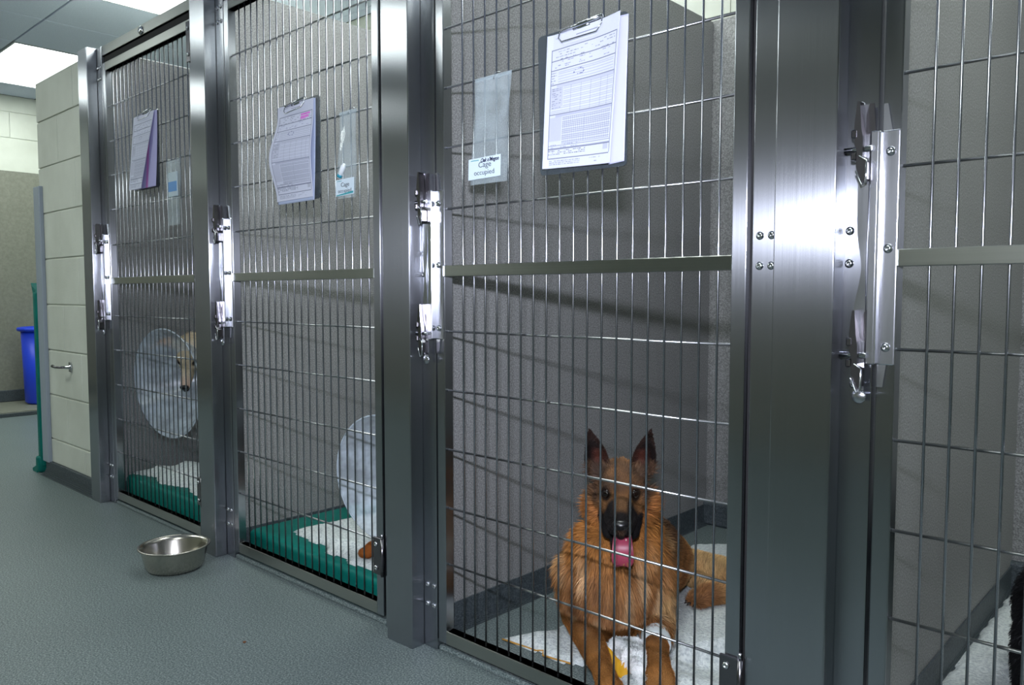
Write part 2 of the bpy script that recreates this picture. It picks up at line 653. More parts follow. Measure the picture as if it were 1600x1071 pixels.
def add_latch(door):
    # x measured from the door's origin (right edge of the post channel)
    mb = MB()
    mb.box(.060, .0885, -.007, -.0005, .850, 1.240, .002, 2)
    mb.box(.0455, .0605, -.021, -.014, .850, 1.240, .0025, 2)
    mb.box(.0575, .0620, -.021, -.002, .852, 1.238, .001)
    mb.prism([(.0605, 1.239), (.0605, 1.285), (.067, 1.285), (.075, 1.239)], -.004, -.0005)
    mb.prism([(.0605, .851), (.0605, .812), (.070, .812), (.075, .851)], -.004, -.0005)
    lp = mb.build('latch_plate', M['latch'], door)
    for z in (1.205, 1.045, .880):
        screw(lp, .0745, -.0075, z, 'bolt')
    # lever bar with the bent grip
    pts = []
    mb = MB()
    N = 40
    prev = None
    for i in range(N + 1):
        z = .80 + (1.285 - .80) * i / N
        xl = .027 + .011 * math.exp(-((z - 1.015) / .045) ** 2) - .003 * math.exp(-((z - .93) / .03) ** 2)
        y = -.016 - .006 * math.exp(-((z - 1.02) / .06) ** 2)
        ring = [mb.bm.verts.new(c) for c in ((xl, y, z), (xl, y - .003, z), (.0445, y - .003, z), (.0445, y, z))]
        if prev:
            for a in range(4):
                mb.bm.faces.new((prev[a], prev[(a + 1) % 4], ring[(a + 1) % 4], ring[a]))
        else:
            mb.bm.faces.new(ring)
        prev = ring
    mb.bm.faces.new(prev[::-1])
    mb.build('latch_lever', M['latch'], door, smooth=40)
    for zc, sgn in ((1.215, 1), (.870, -1)):
        mb = MB()
        # slotted hook body
        mb.prism([(.026, zc + .035), (.030, zc + .072), (.034, zc + .072), (.037, zc + .03), (.040, zc + .012), (.040, zc - .018), (.046, zc - .028),
                  (.046, zc - .055), (.040, zc - .062), (.030, zc - .035), (.031, zc - .012), (.026, zc + .01)], -.040, -.020)
        mb.prism([(.038, zc + .02), (.038, zc + .052), (.043, zc + .070), (.050, zc + .070), (.054, zc + .02)], -.020, -.016)
        mb.box(.022, .030, -.044, -.016, zc + .012, zc + .026, .002)
        mb.box(.022, .030, -.044, -.016, zc - .024, zc - .010, .002)
        mb.build('latch_hook', M['castmetal'], door, smooth=30)
        MB().tube([(.006, -.026, zc - .004), (.050, -.026, zc - .004)], .0045, 12).build('latch_pin', M['chrome'], door)
        mb = MB()
        mb.tube([(.036, -.042, zc - .018), (.048, -.044, zc - .026), (.048, -.044, zc - .062), (.041, -.044, zc - .066), (.031, -.043, zc - .042)], .0016, 8)
        mb.build('latch_catch', M['chrome'], door, smooth=60)
    MB().lathe([(.0, .0), (.011, .0), (.012, .003), (.010, .005), (0, .005)], (.038, -.018, .795), 20, 'Y').build('latch_tab', M['latch'], door)
    for z in (1.283, .918, .815):
        screw(door, .028, -.0155, z)


DL = ['barred steel door of the leftmost kennel, with the clipboard farthest left',
      'barred steel door with the middle clipboard and the pink-marked chart',
      'barred steel door in front of the brown shepherd dog',
      'barred steel door at the right edge, in front of the black dog']
DOORS = []
for k, X0 in enumerate(X0S):
    wx, ww = (.150, .0399) if k < 3 else (.134, .0375)
    dr = empty('kennel_door', (X0, 0, 0), DL[k], 'door', 'barred kennel doors')
    DOORS.append(dr)
    L0, L1, R0, R1 = .058, .088, .900, .931
    mb = MB()
    mb.box(L0, L1, 0, .030, DOORBOT, DOORTOP, .0022, 2)
    mb.build('stile', M['steel'], dr)
    MB().box(R0, R1, 0, .030, DOORBOT, DOORTOP, .0022, 2).build('stile', M['steel'], dr)
    MB().box(L1 - .001, R0 + .001, .0004, .0296, DOORTOP - .036, DOORTOP, .002, 2).build('rail', M['steel_h'], dr)
    MB().box(L1 - .001, R0 + .001, .0004, .0296, DOORBOT, DOORBOT + .036, .002, 2).build('rail', M['steel_h'], dr)
    MB().box(L1 - .002, R0 + .002, -.002, .0065, 1.015, 1.044, .0015, 1).build('middle_rail', M['steel_h'], dr)
    if k < 3:
        zs = [.243, .397, .555, .714, .871, 1.192, 1.350, 1.503, 1.654, 1.808]
    else:
        zs = [.10, .257, .412, .566, .721, .876, 1.182, 1.334, 1.49, 1.645, 1.80]
    cb = None
    for z in zs:
        if cb is None:
            cb = MB().tube([(L1 - .004, .0145, 0), (R0 + .004, .0145, 0)], .0029, 10).build('cross_bar', M['wire_h'], dr, loc=(0, 0, z))
        else:
            copy_child(cb, dr, (0, 0, z))
    vb = None
    nb = 19
    for i in range(nb):
        x = wx + ww * i
        if vb is None:
            vb = MB().tube([(0, .0090, DOORBOT + .030), (0, .0090, 1.03), (0, .0090, DOORTOP - .030)], .0024, 12).build('vertical_bar', M['wire'], dr, loc=(x, 0, 0))
        else:
            copy_child(vb, dr, (x, 0, 0))
    add_hinge(dr, R1 - .002, .205)
    add_hinge(dr, R1 - .002, 1.915, .15)
    add_latch(dr)
    # header rail over the door; black strip below paints in the recess shade
    hd = empty('header_rail', (X0, 0, 2.05), 'steel header rail above the door of the ' + KN[k], 'rail', 'steel header rails over the kennel doors')
    MB().box(.054, .940, .002, .034, -.016, .026, .002, 2).build('rail', M['steel_h'], hd)
    MB().box(.054, .940, .012, .03, -.045, -.016).build('recess_shade', M['blackgap'], hd)
    b_ = MB()
    b_.lathe([(.0, .0), (.017, .0), (.018, .003), (.013, .008), (.0, .009)], (.478, .002, .002), 20, 'Y')
    b_.build('bolt', M['chrome'], hd)
    # dark threshold under the door
    MB()
    th = tag(MB().box(X0 + .052, X0 + .942, .004, .05, -.002, .014, .006, 2).build('threshold_strip', M['floor']),
             'speckled grey vinyl threshold strip under the door of the ' + KN[k], 'threshold', 'vinyl threshold strips under the kennel doors')
    if k == 0:
        pass
# ------------------------------------------------------------------ charts on clipboards
def form_art(seed, W=112, H=158, shade=None):
    r = np.random.RandomState(seed)
    base = np.array([212, 216, 234.])
    A = np.ones((H, W, 3)) * base
    A *= (1 + r.normal(0, .006, (H, W, 1)))

    def px(y0, y1, x0, x1, c, a=1.0):
        y0, y1, x0, x1 = int(y0 * H), max(int(y0 * H) + 1, int(y1 * H)), int(x0 * W), max(int(x0 * W) + 1, int(x1 * W))
        A[y0:y1, x0:x1] = A[y0:y1, x0:x1] * (1 - a) + np.array(c, float) * a

    def words(y, x0, x1, a=.5, c=(90, 96, 120), fill=.6):
        yy = int(y * H)
        x = int(x0 * W)
        while x < x1 * W:
            L = r.randint(2, 7)
            if r.rand() < fill:
                e = min(int(x1 * W), x + L)
                n = max(0, e - x)
                A[yy, x:e] = A[yy, x:e] * (1 - a * r.uniform(.5, 1, (n, 1))) + np.array(c) * a * .75
            x += L + 1
    ln = (84, 90, 116)
    px(.05, .056, .40, .68, ln, .6)
    words(.035, .08, .3)
    for y in (.115, .2, .27, .375, .60, .86, .93):
        px(y, y, .07, .97, ln, .75)
    px(.115, .93, .07, .07, ln, .7)
    px(.115, .93, .97, .97, ln, .6)
    for y in (.135, .155, .175, .19):
        words(y, .08, .95, .55, fill=.45)
    for y in (.215, .235, .25):
        words(y, .12, .9, .45, (70, 74, 130), .35)
    for i in range(5):                       # first table
        y = .285 + i * .018
        px(y, y, .17, .95, ln, .22)
        words(y + .006, .08, .15, .6, fill=.9)
    # handwriting loops
    for _ in range(36):
        t = r.uniform(0, 6.28)
        yy, xx = .315 + .02 * math.sin(t), .46 + .07 * math.cos(t)
        px(yy, yy, xx, xx + .012, (70, 74, 130), .35)
    px(.375, .40, .16, .97, (150, 154, 176), .3)
    px(.40, .55, .08, .25, (165, 168, 188), .35)
    for i in range(13):
        y = .40 + i * .0155
        px(y, y, .26 if i < 10 else .08, .96, ln, .22)
        if i < 10:
            words(y + .006, .09, .23, .5, fill=.7)
    for x in (.36, .5, .64, .78, .88):
        px(.40, .60, x, x, ln, .18)
    px(.60, .625, .16, .97, (140, 144, 168), .4)
    px(.625, .80, .08, .25, (165, 168, 190), .38)
    for i in range(14):
        y = .63 + i * .0145
        px(y, y, .26, .96, ln, .3)
    for i in range(26):
        x = .27 + i * .0266
        px(.63, .82, x, x, ln, .28)
    for y in (.835, .85):
        px(y, y, .07, .97, ln, .4)
        words(y - .006, .1, .5, .4)
    for y in (.872, .885, .895):
        words(y, .08, .62, .75, fill=.85)
    px(.865, .90, .88, .95, (150, 154, 170), .4)
    for y in (.945, .958, .972):
        words(y, .09, .55, .55, fill=.95)
        words(y, .62, .85, .45, fill=.4)
    return A


def make_paper(name, quad, y, art, curl, label, group, back=None):
    """quad = TL, TR, BR, BL in x,z on the plane y; curl(u,v) is the lift toward the corridor"""
    H, W = art.shape[:2]
    TL, TR, BR, BL = [np.array(p, float) for p in quad]
    u, v = np.meshgrid(np.linspace(0, 1, W + 1), np.linspace(0, 1, H + 1))
    P = (TL[None, None] * ((1 - u) * (1 - v))[..., None] + TR * (u * (1 - v))[..., None] + BR * (u * v)[..., None] + BL * ((1 - u) * v)[..., None])
    cu = np.vectorize(curl)(u, v)
    X = np.stack([P[..., 0], y - cu, P[..., 1]], -1).reshape(-1, 3)
    idx = np.arange((H + 1) * (W + 1)).reshape(H + 1, W + 1)
    f = np.stack([idx[:-1, :-1], idx[1:, :-1], idx[1:, 1:], idx[:-1, 1:]], -1).reshape(-1, 4)
    c0 = X.mean(0)
    me = bpy.data.meshes.new(name)
    me.vertices.add(len(X))
    me.vertices.foreach_set('co', (X - c0).ravel())
    me.loops.add(len(f) * 4)
    me.loops.foreach_set('vertex_index', f.ravel())
    me.polygons.add(len(f))
    me.polygons.foreach_set('loop_start', np.arange(len(f)) * 4)
    me.update(calc_edges=True)
    ca = me.color_attributes.new('col', 'FLOAT_COLOR', 'CORNER')
    c = Sn(np.clip(art, 0, 255) * .94).reshape(-1, 3)
    c = np.concatenate([c, np.ones((len(c), 1))], 1)
    ca.data.foreach_set('color', np.repeat(c, 4, 0).ravel())
    o = finish(name, me, M['paper'], smooth=True)
    sol = o.modifiers.new('thickness', 'SOLIDIFY')
    sol.thickness = .0004
    o.location = c0
    tag(o, label, 'paper', group)
    return o


def clipboard(quad, clipq, y, label):
    TL, TR, BR, BL = quad
    cx, cz = (TL[0] + BR[0]) / 2, (TL[1] + BR[1]) / 2
    r = empty('clipboard', (cx, y, cz), label, 'clipboard', 'clipboards hung on the kennel doors')
    # board with rounded corners
    poly = []
    pts = [Vector((p[0] - cx, p[1] - cz)) for p in quad]
    for i in range(4):
        a, b, c = pts[i - 1], pts[i], pts[(i + 1) % 4]
        p0, p1 = b + (a - b).normalized() * .012, b + (c - b).normalized() * .012
        for t in (0, .25, .5, .75, 1):
            q = p0.lerp(b, t).lerp(b.lerp(p1, t), t)
            poly.append((q.x, q.y))
    MB().prism(poly, -.0015, .0015).build('board', M['board'], r)
    (x0, z0), (x1, z1), (x2, z2), (x3, z3) = [(p[0] - cx, p[1] - cz) for p in clipq]
    mb = MB()
    mb.tube([(x0, -.012, z0), (x1, -.012, z1)], .0042, 10)
    mb.tube([(x0 * .7 + x1 * .3, -.006, z0 * .7 + z1 * .3 - .004), (x0 * .3 + x1 * .7, -.006, z0 * .3 + z1 * .7 - .004)], .006, 10)
    mb.tube([(x0, -.013, z0), (x0 - .001, -.017, z0 - .016), (x0 + .010, -.019, z2), (x1 - .010, -.019, z3), (x1 + .002, -.017, z1 - .016), (x1, -.013, z1)], .0016, 8)
    mb.build('wire_clip', M['chrome'], r)
    for f in (.15, .8):          # small hooks that hang the board on the cross bar
        mb = MB()
        bx, bz = x0 + (x1 - x0) * f, z0 + (z1 - z0) * f
        mb.tube([(bx, -.004, bz - .006), (bx, .002, bz + .008), (bx, .012, bz + .006), (bx, .014, bz - .004)], .0012, 6)
        mb.build('hanging_hook', M['chrome'], r)
    return r


G3 = 'printed treatment charts on the clipboards'
clipboard([(-1.198, 1.553), (-.953, 1.556), (-.953, 1.238), (-1.190, 1.240)], [(-1.124, 1.548), (-1.010, 1.556), (-1.119, 1.522), (-1.005, 1.524)], -.010,
          'dark translucent clipboard with wire clip hung above the brown shepherd dog')
art = form_art(3)
make_paper('paper_sheet', [(-.99 + .0, 1.548), (-.947, 1.546), (-.955, 1.247), (-.995, 1.244)], -.0165, np.ones((60, 12, 3)) * (206, 208, 240) * 1.0,
           lambda u, v: 0.0006, 'pale violet blank sheet showing behind the large printed chart', 'rear sheets on the clipboards')
make_paper('paper_chart', [(-1.160, 1.544), (-.958, 1.552), (-.984, 1.245), (-1.172, 1.252)], -.0185, art,
           lambda u, v: .001 + .016 * max(0, u - .62) ** 1.5 * 3 * (1 - .55 * v) + .004 * max(0, .08 - u) * 12 + .003 * v,
           'large printed chart sheet with curling right edge above the brown shepherd dog', G3)
clipboard([(-2.305, 1.570), (-2.070, 1.574), (-2.078, 1.262), (-2.300, 1.262)], [(-2.245, 1.563), (-2.135, 1.573), (-2.225, 1.538), (-2.122, 1.545)], -.010,
          'clipboard with wire clip hung on the second door from the left')
a2 = form_art(8)
a2[20:23, 74:102] = a2[20:23, 74:102] * .3 + np.array((235, 90, 215)) * .7
a2[24:28, 74:98] = a2[24:28, 74:98] * .3 + np.array((240, 100, 220)) * .7
a2[28:30, 74:90] = a2[28:30, 74:90] * .6 + np.array((240, 100, 220)) * .4
make_paper('paper_sheet', [(-2.294, 1.564), (-2.087, 1.566), (-2.092, 1.258), (-2.30, 1.257)], -.0145, np.ones((40, 30, 3)) * (186, 198, 226) * 1.0,
           lambda u, v: .0005 + .006 * v * v, 'bluish rear sheet showing under the pink marked chart', 'rear sheets on the clipboards')
make_paper('paper_chart', [(-2.296, 1.566), (-2.092, 1.566), (-2.098, 1.268), (-2.303, 1.266)], -.0175, a2,
           lambda u, v: .001 + .030 * math.sin(math.pi * min(1, max(0, (v - .1) / .9))) ** 2 * (1 - .7 * u) + .004 * v,
           'printed chart marked with pink highlighter on the second door from the left', G3)
clipboard([(-3.425, 1.706), (-3.195, 1.708), (-3.200, 1.400), (-3.425, 1.400)], [(-3.355, 1.706), (-3.240, 1.712), (-3.345, 1.680), (-3.236, 1.684)], -.010,
          'clipboard with wire clip hung on the leftmost kennel door')
vio = np.ones((60, 40, 3)) * (178, 176, 220)
vio[:, 22:26] = (196, 130, 196)
make_paper('paper_sheet', [(-3.41, 1.704), (-3.197, 1.704), (-3.202, 1.402), (-3.415, 1.402)], -.0145, vio,
           lambda u, v: .0005 + .01 * v * v, 'violet striped rear sheet showing on the leftmost clipboard', 'rear sheets on the clipboards')
make_paper('paper_chart', [(-3.413, 1.702), (-3.215, 1.704), (-3.300, 1.400), (-3.432, 1.402)], -.0175, form_art(14),
           lambda u, v: .001 + .02 * v + .012 * max(0, u - .6) * v, 'printed chart with its lower right corner folded aside on the leftmost door', G3)


def text_mesh(name, body, size, mtl, parent, loc, shear=0.0, sx=1.0, offset=0.0, ext=.0002):
    cu = bpy.data.curves.new(name, 'FONT')
    cu.body = body
    cu.size = size
    cu.align_x = 'CENTER'
    cu.shear = shear
    cu.offset = offset
    cu.extrude = ext
    cu.resolution_u = 4
    to = bpy.data.objects.new(name, cu)
    COL.objects.link(to)
    dg = bpy.context.evaluated_depsgraph_get()
    me = bpy.data.meshes.new_from_object(to.evaluated_get(dg))
    bpy.data.objects.remove(to)
    co = np.zeros(len(me.vertices) * 3)
    me.vertices.foreach_get('co', co)
    co = co.reshape(-1, 3)
    me.vertices.foreach_set('co', np.stack([co[:, 0] * sx, -co[:, 2], co[:, 1]], -1).ravel())
    me.materials.clear()
    me.update()
    return finish(name, me, mtl, parent, loc=loc)


def pouch(x0, x1, z0, z1, tilt, label):
    """clear plastic sleeve hung by a hole from the cross bar"""
    H, W = 26, 10
    vs, fs = [], []
    rnd = random.Random(int(-x0 * 1000))
    ph = rnd.uniform(0, 6)
    cx = (x0 + x1) / 2
    o = empty('plastic_pouch', (cx, -.004, z1), label, 'pouch', 'clear plastic pouches hung on the kennel doors')
    h = z1 - z0
    for side in (0, 1):
        for i in range(H + 1):
            for j in range(W + 1):
                u, v = j / W, i / H
                b = .0035 * math.sin(math.pi * u) * (.3 + v) if side else -.001 * math.sin(math.pi * u)
                wv = .0022 * math.sin(7 * v + 3 * u + ph) * math.sin(math.pi * v)
                x = (x0 + (x1 - x0) * u - cx) * (1 + .04 * math.sin(5 * v + ph)) + tilt * v
                vs.append((x, -.004 - b - wv, -h * v))
    n = (H + 1) * (W + 1)
    for s in (0, 1):
        for i in range(H):
            for j in range(W):
                a = s * n + i * (W + 1) + j
                fs.append((a, a + 1, a + W + 2, a + W + 1))
    for i in range(H):
        for j in (0, W):
            a = i * (W + 1) + j
            fs.append((a, a + W + 1, a + W + 1 + n, a + n))
    pydata('sleeve', vs, fs, M['pouch'], o, smooth=True)
    mb = MB()
    mb.box(x0 - cx, x1 - cx, -.0055, -.0035, -.010, -.002, .0008)
    mb.build('top_seam', M['pouch'], o)
    MB().tube([(.004, -.007, -.012), (.004, .0, .006), (.004, .016, .010), (.004, .021, -.001), (.006, .008, -.008)], .0013, 6).build('wire_hook', M['chrome'], o)
    return o


def card(x0, x1, z0, z1, y, label, hand, teal):
    cx, cz = (x0 + x1) / 2, (z0 + z1) / 2
    o = empty('name_card', (cx, y, cz), label, 'card', 'cage cards in the clear pouches')
    w2, h2 = (x1 - x0) / 2, (z1 - z0) / 2
    MB().prism([(-w2, h2 * .92), (w2, h2), (w2 * .97, -h2 * .92), (-w2 * 1.03, -h2)], -.0003, .0003).build('card_sheet', M['card'], o)
    text_mesh('lettering', 'Cage', h2 * .72, M['ink'], o, (.001, -.0006, h2 * .06), sx=1.15)
    text_mesh('lettering', 'occupied', h2 * .64, M['ink'], o, (-.001, -.0006, -h2 * .62), sx=1.15)
    MB().box(-w2 * .85, -w2 * .35, -.0008, -.0004, h2 * .72, h2 * .78).build('printed_line', M['ink_teal'], o)
    if hand:
        text_mesh('handwriting', "Oak o'Megon", h2 * .50, M['ink_blue'], o, (w2 * .32, -.0008, h2 * .52), .35, .85, .0003)
    if teal:
        MB().prism([(-w2 * .95, -h2 * .86), (w2 * .9, -h2 * .55), (w2 * .9, -h2 * .8), (-w2 * .95, -h2 * .97)], -.0008, -.0004).build('printed_band', M['ink_teal'], o)
    return o


pouch(-1.405, -1.283, 1.240, 1.498, -.016, 'clear plastic pouch holding a cage card, left of the large clipboard')
card(-1.424, -1.314, 1.252, 1.305, -.0125, 'white cage card with dark handwriting in the pouch above the brown dog', True, False)
pouch(-1.975, -1.889, 1.252, 1.505, -.012, 'clear plastic pouch holding a small tube, right of the middle clipboard')
card(-1.990, -1.900, 1.259, 1.309, -.0125, 'white cage card with a teal band in the pouch on the second door', False, True)
tb = empty('medicine_tube', (-1.962, -.012, 1.332), 'small white and teal tube inside the pouch on the second door', 'tube')
d = Vector((.022, 0, .030)).normalized()
p0 = -d * .022
MB().tube([p0, p0 + d * .036, p0 + d * .046], [.0075, .0075, .004], 14).build('tube_body', simple('tube_white', (225, 232, 236), .4), tb)
MB().tube([p0 + d * .002, p0 + d * .011], .0079, 14).build('tube_band', simple('tube_teal', (30, 140, 165), .4), tb)
pouch(-3.135, -3.022, 1.240, 1.492, -.006, 'long clear plastic pouch on the leftmost kennel door')
sl = empty('pouch_packet', (-3.075, -.012, 1.40), 'small white packet with a blue label inside the leftmost pouch', 'packet')
MB().box(-.042, .038, -.002, .002, -.05, .045, .002).build('packet_sheet', simple('packet_white', (176, 192, 200), .6), sl)
MB().box(-.038, .034, -.0028, -.002, -.03, .008).build('packet_label', simple('packet_blue', (92, 142, 196), .6), sl)

# ------------------------------------------------------------------ bowl
bw = empty('food_bowl', (-2.735, -.195, 0), 'shiny stainless steel bowl on the floor in front of the kennels', 'bowl')
mb = MB()
mb.lathe([(.0, .003), (.070, .003), (.086, .006), (.0935, .018), (.1005, .070), (.108, .0805), (.1130, .0850), (.1175, .0862), (.1200, .0845), (.1200, .0818), (.1170, .0805), (.1125, .0795),
          (.1100, .0745), (.0975, .016), (.089, .001), (.072, .0), (.0, .0)], (0, 0, 0), 72)
mb.build('bowl', M['bowl'], bw)
bw.children[0].name = 'bowl_body'


# ------------------------------------------------------------------ bedding
def blanket(name, poly, z, label, seed, group='white fleece blankets', folds=(), thick=.018, cell=.011, amp=.006, mtl=None, cat='blanket', drape=None):
    """fleece of irregular outline; poly in x,y. Height field over a fine grid plus rim"""
    r = random.Random(seed)
    P = [Vector(p) for p in poly]
    # subdivide + wobble outline
    out = []
    for i in range(len(P)):
        a, b = P[i], P[(i + 1) % len(P)]
        n = max(2, int((b - a).length / .02))
        nrm = Vector((-(b - a).y, (b - a).x)).normalized()
        for k in range(n):
            t = k / n
            q = a.lerp(b, t)
            q += nrm * (.007 * mnoise.noise(Vector((q.x * 20, q.y * 20, seed))) + .003 * mnoise.noise(Vector((q.x * 90, q.y * 90, seed))))
            out.append(q)
    xs = [p.x for p in out]
    ys = [p.y for p in out]
    x0, x1, y0, y1 = min(xs), max(xs), min(ys), max(ys)
    poly_np = np.array([(p.x, p.y) for p in out])

    def inside_dist(x, y):
        A = poly_np
        B = np.roll(A, -1, 0)
        # distance
        d = B - A
        pa = np.array([x, y]) - A
        t = np.clip((pa * d).sum(1) / np.maximum((d * d).sum(1), 1e-12), 0, 1)
        dist = np.sqrt(((pa - d * t[:, None]) ** 2).sum(1)).min()
        c = ((A[:, 1] > y) != (B[:, 1] > y)) & (x < (B[:, 0] - A[:, 0]) * (y - A[:, 1]) / (B[:, 1] - A[:, 1] + 1e-12) + A[:, 0])
        return dist if c.sum() % 2 else -dist
    nx, ny = int((x1 - x0) / cell) + 2, int((y1 - y0) / cell) + 2
    vs, idm = [], {}
    dd = {}
    for i in range(nx):
        for j in range(ny):
            dd[i, j] = inside_dist(x0 + i * cell, y0 + j * cell)
    def vid(i, j):
        if (i, j) in idm:
            return idm[i, j]
        x, y = x0 + i * cell, y0 + j * cell
        e = max(0.0, dd[i, j])
        h = thick * min(1, (e / .02)) ** .5 if e < .02 else thick
        h += amp * mnoise.noise(Vector((x * 9, y * 9, seed))) * min(1, e / .03)
        h += .0035 * mnoise.noise(Vector((x * 70, y * 70, seed + 3))) * min(1, e / .02)
        for (fx, fy, gx, gy, wd, fh) in folds:      # soft ridge between two points
            ax, ay = gx - fx, gy - fy
            t = max(0, min(1, ((x - fx) * ax + (y - fy) * ay) / (ax * ax + ay * ay)))
            q = math.hypot(x - fx - ax * t, y - fy - ay * t)
            h += fh * math.exp(-(q / wd) ** 2) * min(1, e / .02)
        zz = z + max(h, .001)
        if drape:
            zz = drape(x, y, zz)
        idm[i, j] = len(vs)
        vs.append((x, y, zz))
        return idm[i, j]
    fs = []
    for i in range(nx - 1):
        for j in range(ny - 1):
            if max(dd[i, j], dd[i + 1, j], dd[i, j + 1], dd[i + 1, j + 1]) > 0 and (dd[i, j] + dd[i + 1, j] + dd[i, j + 1] + dd[i + 1, j + 1]) > -cell * 1.2:
                fs.append((vid(i, j), vid(i + 1, j), vid(i + 1, j + 1), vid(i, j + 1)))
    # rim down to the base
    cnt = {}
    for f in fs:
        for a, b in zip(f, f[1:] + f[:1]):
            cnt[(a, b)] = 1
    low = {}
    def lv(a):
        if a not in low:
            low[a] = len(vs)
            x, y, _ = vs[a]
            vs.append((x, y, drape(x, y, z) if drape else z))
        return low[a]
    rim = [(a, b) for (a, b) in cnt if (b, a) not in cnt]
    for a, b in rim:
        fs.append((b, a, lv(a), lv(b)))
    cx, cy = (x0 + x1) / 2, (y0 + y1) / 2
    vs = [(x - cx, y - cy, zz - z) for x, y, zz in vs]
    o = pydata(name, vs, fs, mtl or M['fleece'], smooth=True, loc=(cx, cy, z))
    return tag(o, label, cat, group)


# mattresses (green) in the two kennels at the left
def mattress(x0, x1, y0, y1, h, label):
    o = MB().box(x0, x1, y0, y1, .0025, h, .022, 4).build('mattress', M['teal'], smooth=60)
    return tag(o, label, 'mattress', 'green vinyl mattresses in the kennels')


mattress(-2.715, -1.86, .075, 1.30, .085, 'green vinyl mattress on the floor of the second kennel from the left')
mattress(-3.81, -2.98, .055, .95, .125, 'green vinyl mattress on the floor of the leftmost kennel')
blanket('fleece_blanket', [(-2.55, .17), (-2.50, .62), (-1.95, .75), (-1.875, .50), (-1.875, .105), (-2.02, .12), (-2.10, .10), (-2.16, .13), (-2.25, .11), (-2.31, .16), (-2.40, .15)], .086,
        'white fleece blanket spread on the green mattress of the second kennel', 3, folds=[(-2.33, .15, -1.95, .34, .03, .02), (-2.2, .3, -2.0, .6, .05, .012)], thick=.014)
blanket('fleece_blanket', [(-3.79, .085), (-3.74, .30), (-3.45, .55), (-3.0, .60), (-2.995, .13), (-3.2, .10), (-3.33, .14), (-3.5, .085), (-3.62, .13)], .126,
        'cream fleece blanket bunched on the green mattress of the leftmost kennel', 5, folds=[(-3.50, .20, -3.1, .30, .06, .055), (-3.65, .14, -3.5, .3, .05, .03)], thick=.018)
# kennel of the shepherd: fleece on bare floor
blanket('fleece_blanket', [(-1.478, .165), (-1.36, .175), (-1.345, .19), (-1.325, .165), (-1.24, .18), (-1.16, .24), (-1.12, .20), (-1.05, .16), (-1.0, .10), (-.73, .09),
                           (-.66, .3), (-.64, 1.34), (-1.40, 1.36), (-1.50, 1.25), (-1.44, .60), (-1.40, .30)], .0015,
        'rumpled white fleece blanket under the brown shepherd dog', 11, folds=[(-1.02, .36, -.72, .80, .026, .05), (-.98, .50, -.72, .95, .03, .022), (-.95, .26, -.68, .34, .05, .02)], thick=.016, amp=.010)
blanket('fleece_blanket', [(-.508, .16), (-.500, 1.05), (-.500, 1.50), (.30, 1.50), (.32, .12), (-.2, .10)], .0015,
        'white fleece blanket on the floor of the rightmost kennel', 17, folds=[(-.42, .5, .1, .75, .05, .012), (-.40, .9, .1, 1.0, .06, .014)], thick=.016)
# small brown crumb on the floor
mb = MB()
bmesh.ops.create_icosphere(mb.bm, subdivisions=2, radius=.0045)
for v in mb.bm.verts:
    v.co *= 1 + .35 * mnoise.noise(v.co * 300)
    v.co.z *= .5
tag(mb.build('crumb', simple('crumb_brown', (112, 70, 40), .8), smooth=True, loc=(-1.995, -.333, .0022)), 'tiny brown crumb on the open floor in the foreground', 'crumb')
# ------------------------------------------------------------------ dogs
def frame(fwd, roll=0.0):
    f = Vector(fwd).normalized()
    l = Vector((0, 0, 1)).cross(f).normalized()
    u = f.cross(l)
    if roll:
        q = Matrix.Rotation(roll, 3, f)
        l, u = q @ l, q @ u
    return Matrix((f, l, u)).transposed()       # columns forward, left, up


ICO = None


def ico():
    global ICO
    if ICO is None:
        bm = bmesh.new()
        bmesh.ops.create_icosphere(bm, subdivisions=3, radius=1)
        ICO = [v.co.copy() for v in bm.verts]
        bm.free()
    return ICO


def cap_verts(p, r, fr=None):
    p = Vector(p)
    if isinstance(r, (int, float)):
        return [p + c * r for c in ico()]
    fr = fr or Matrix.Identity(3)
    return [p + fr @ Vector((c.x * r[0], c.y * r[1], c.z * r[2])) for c in ico()]


def fuse(caps, extra, voxel, smooth_it=6, factor=.5):
    """hulls of sphere pairs fused into ONE continuous skin; returns a mesh"""
    bm = bmesh.new()
    for c in caps:
        p0, r0, p1, r1 = c[:4]
        fr = c[4] if len(c) > 4 else None
        vs = [bm.verts.new(v) for v in cap_verts(p0, r0, fr) + cap_verts(p1, r1, fr)]
        res = bmesh.ops.convex_hull(bm, input=vs)
        junk = [g for g in res['geom_interior'] if isinstance(g, bmesh.types.BMVert)]
        bmesh.ops.delete(bm, geom=junk, context='VERTS')
    for vs, fs in extra:
        n = [bm.verts.new(v) for v in vs]
        for f in fs:
            try:
                bm.faces.new([n[i] for i in f])
            except ValueError:
                pass
    me = bpy.data.meshes.new('tmp')
    bm.to_mesh(me)
    bm.free()
    o = bpy.data.objects.new('tmp', me)
    COL.objects.link(o)
    md = o.modifiers.new('r', 'REMESH')
    md.mode = 'VOXEL'
    md.voxel_size = voxel
    sm = o.modifiers.new('s', 'SMOOTH')
    sm.factor = factor
    sm.iterations = smooth_it
    dg = bpy.context.evaluated_depsgraph_get()
    out = bpy.data.meshes.new_from_object(o.evaluated_get(dg))
    bpy.data.objects.remove(o)
    out.materials.clear()
    return out


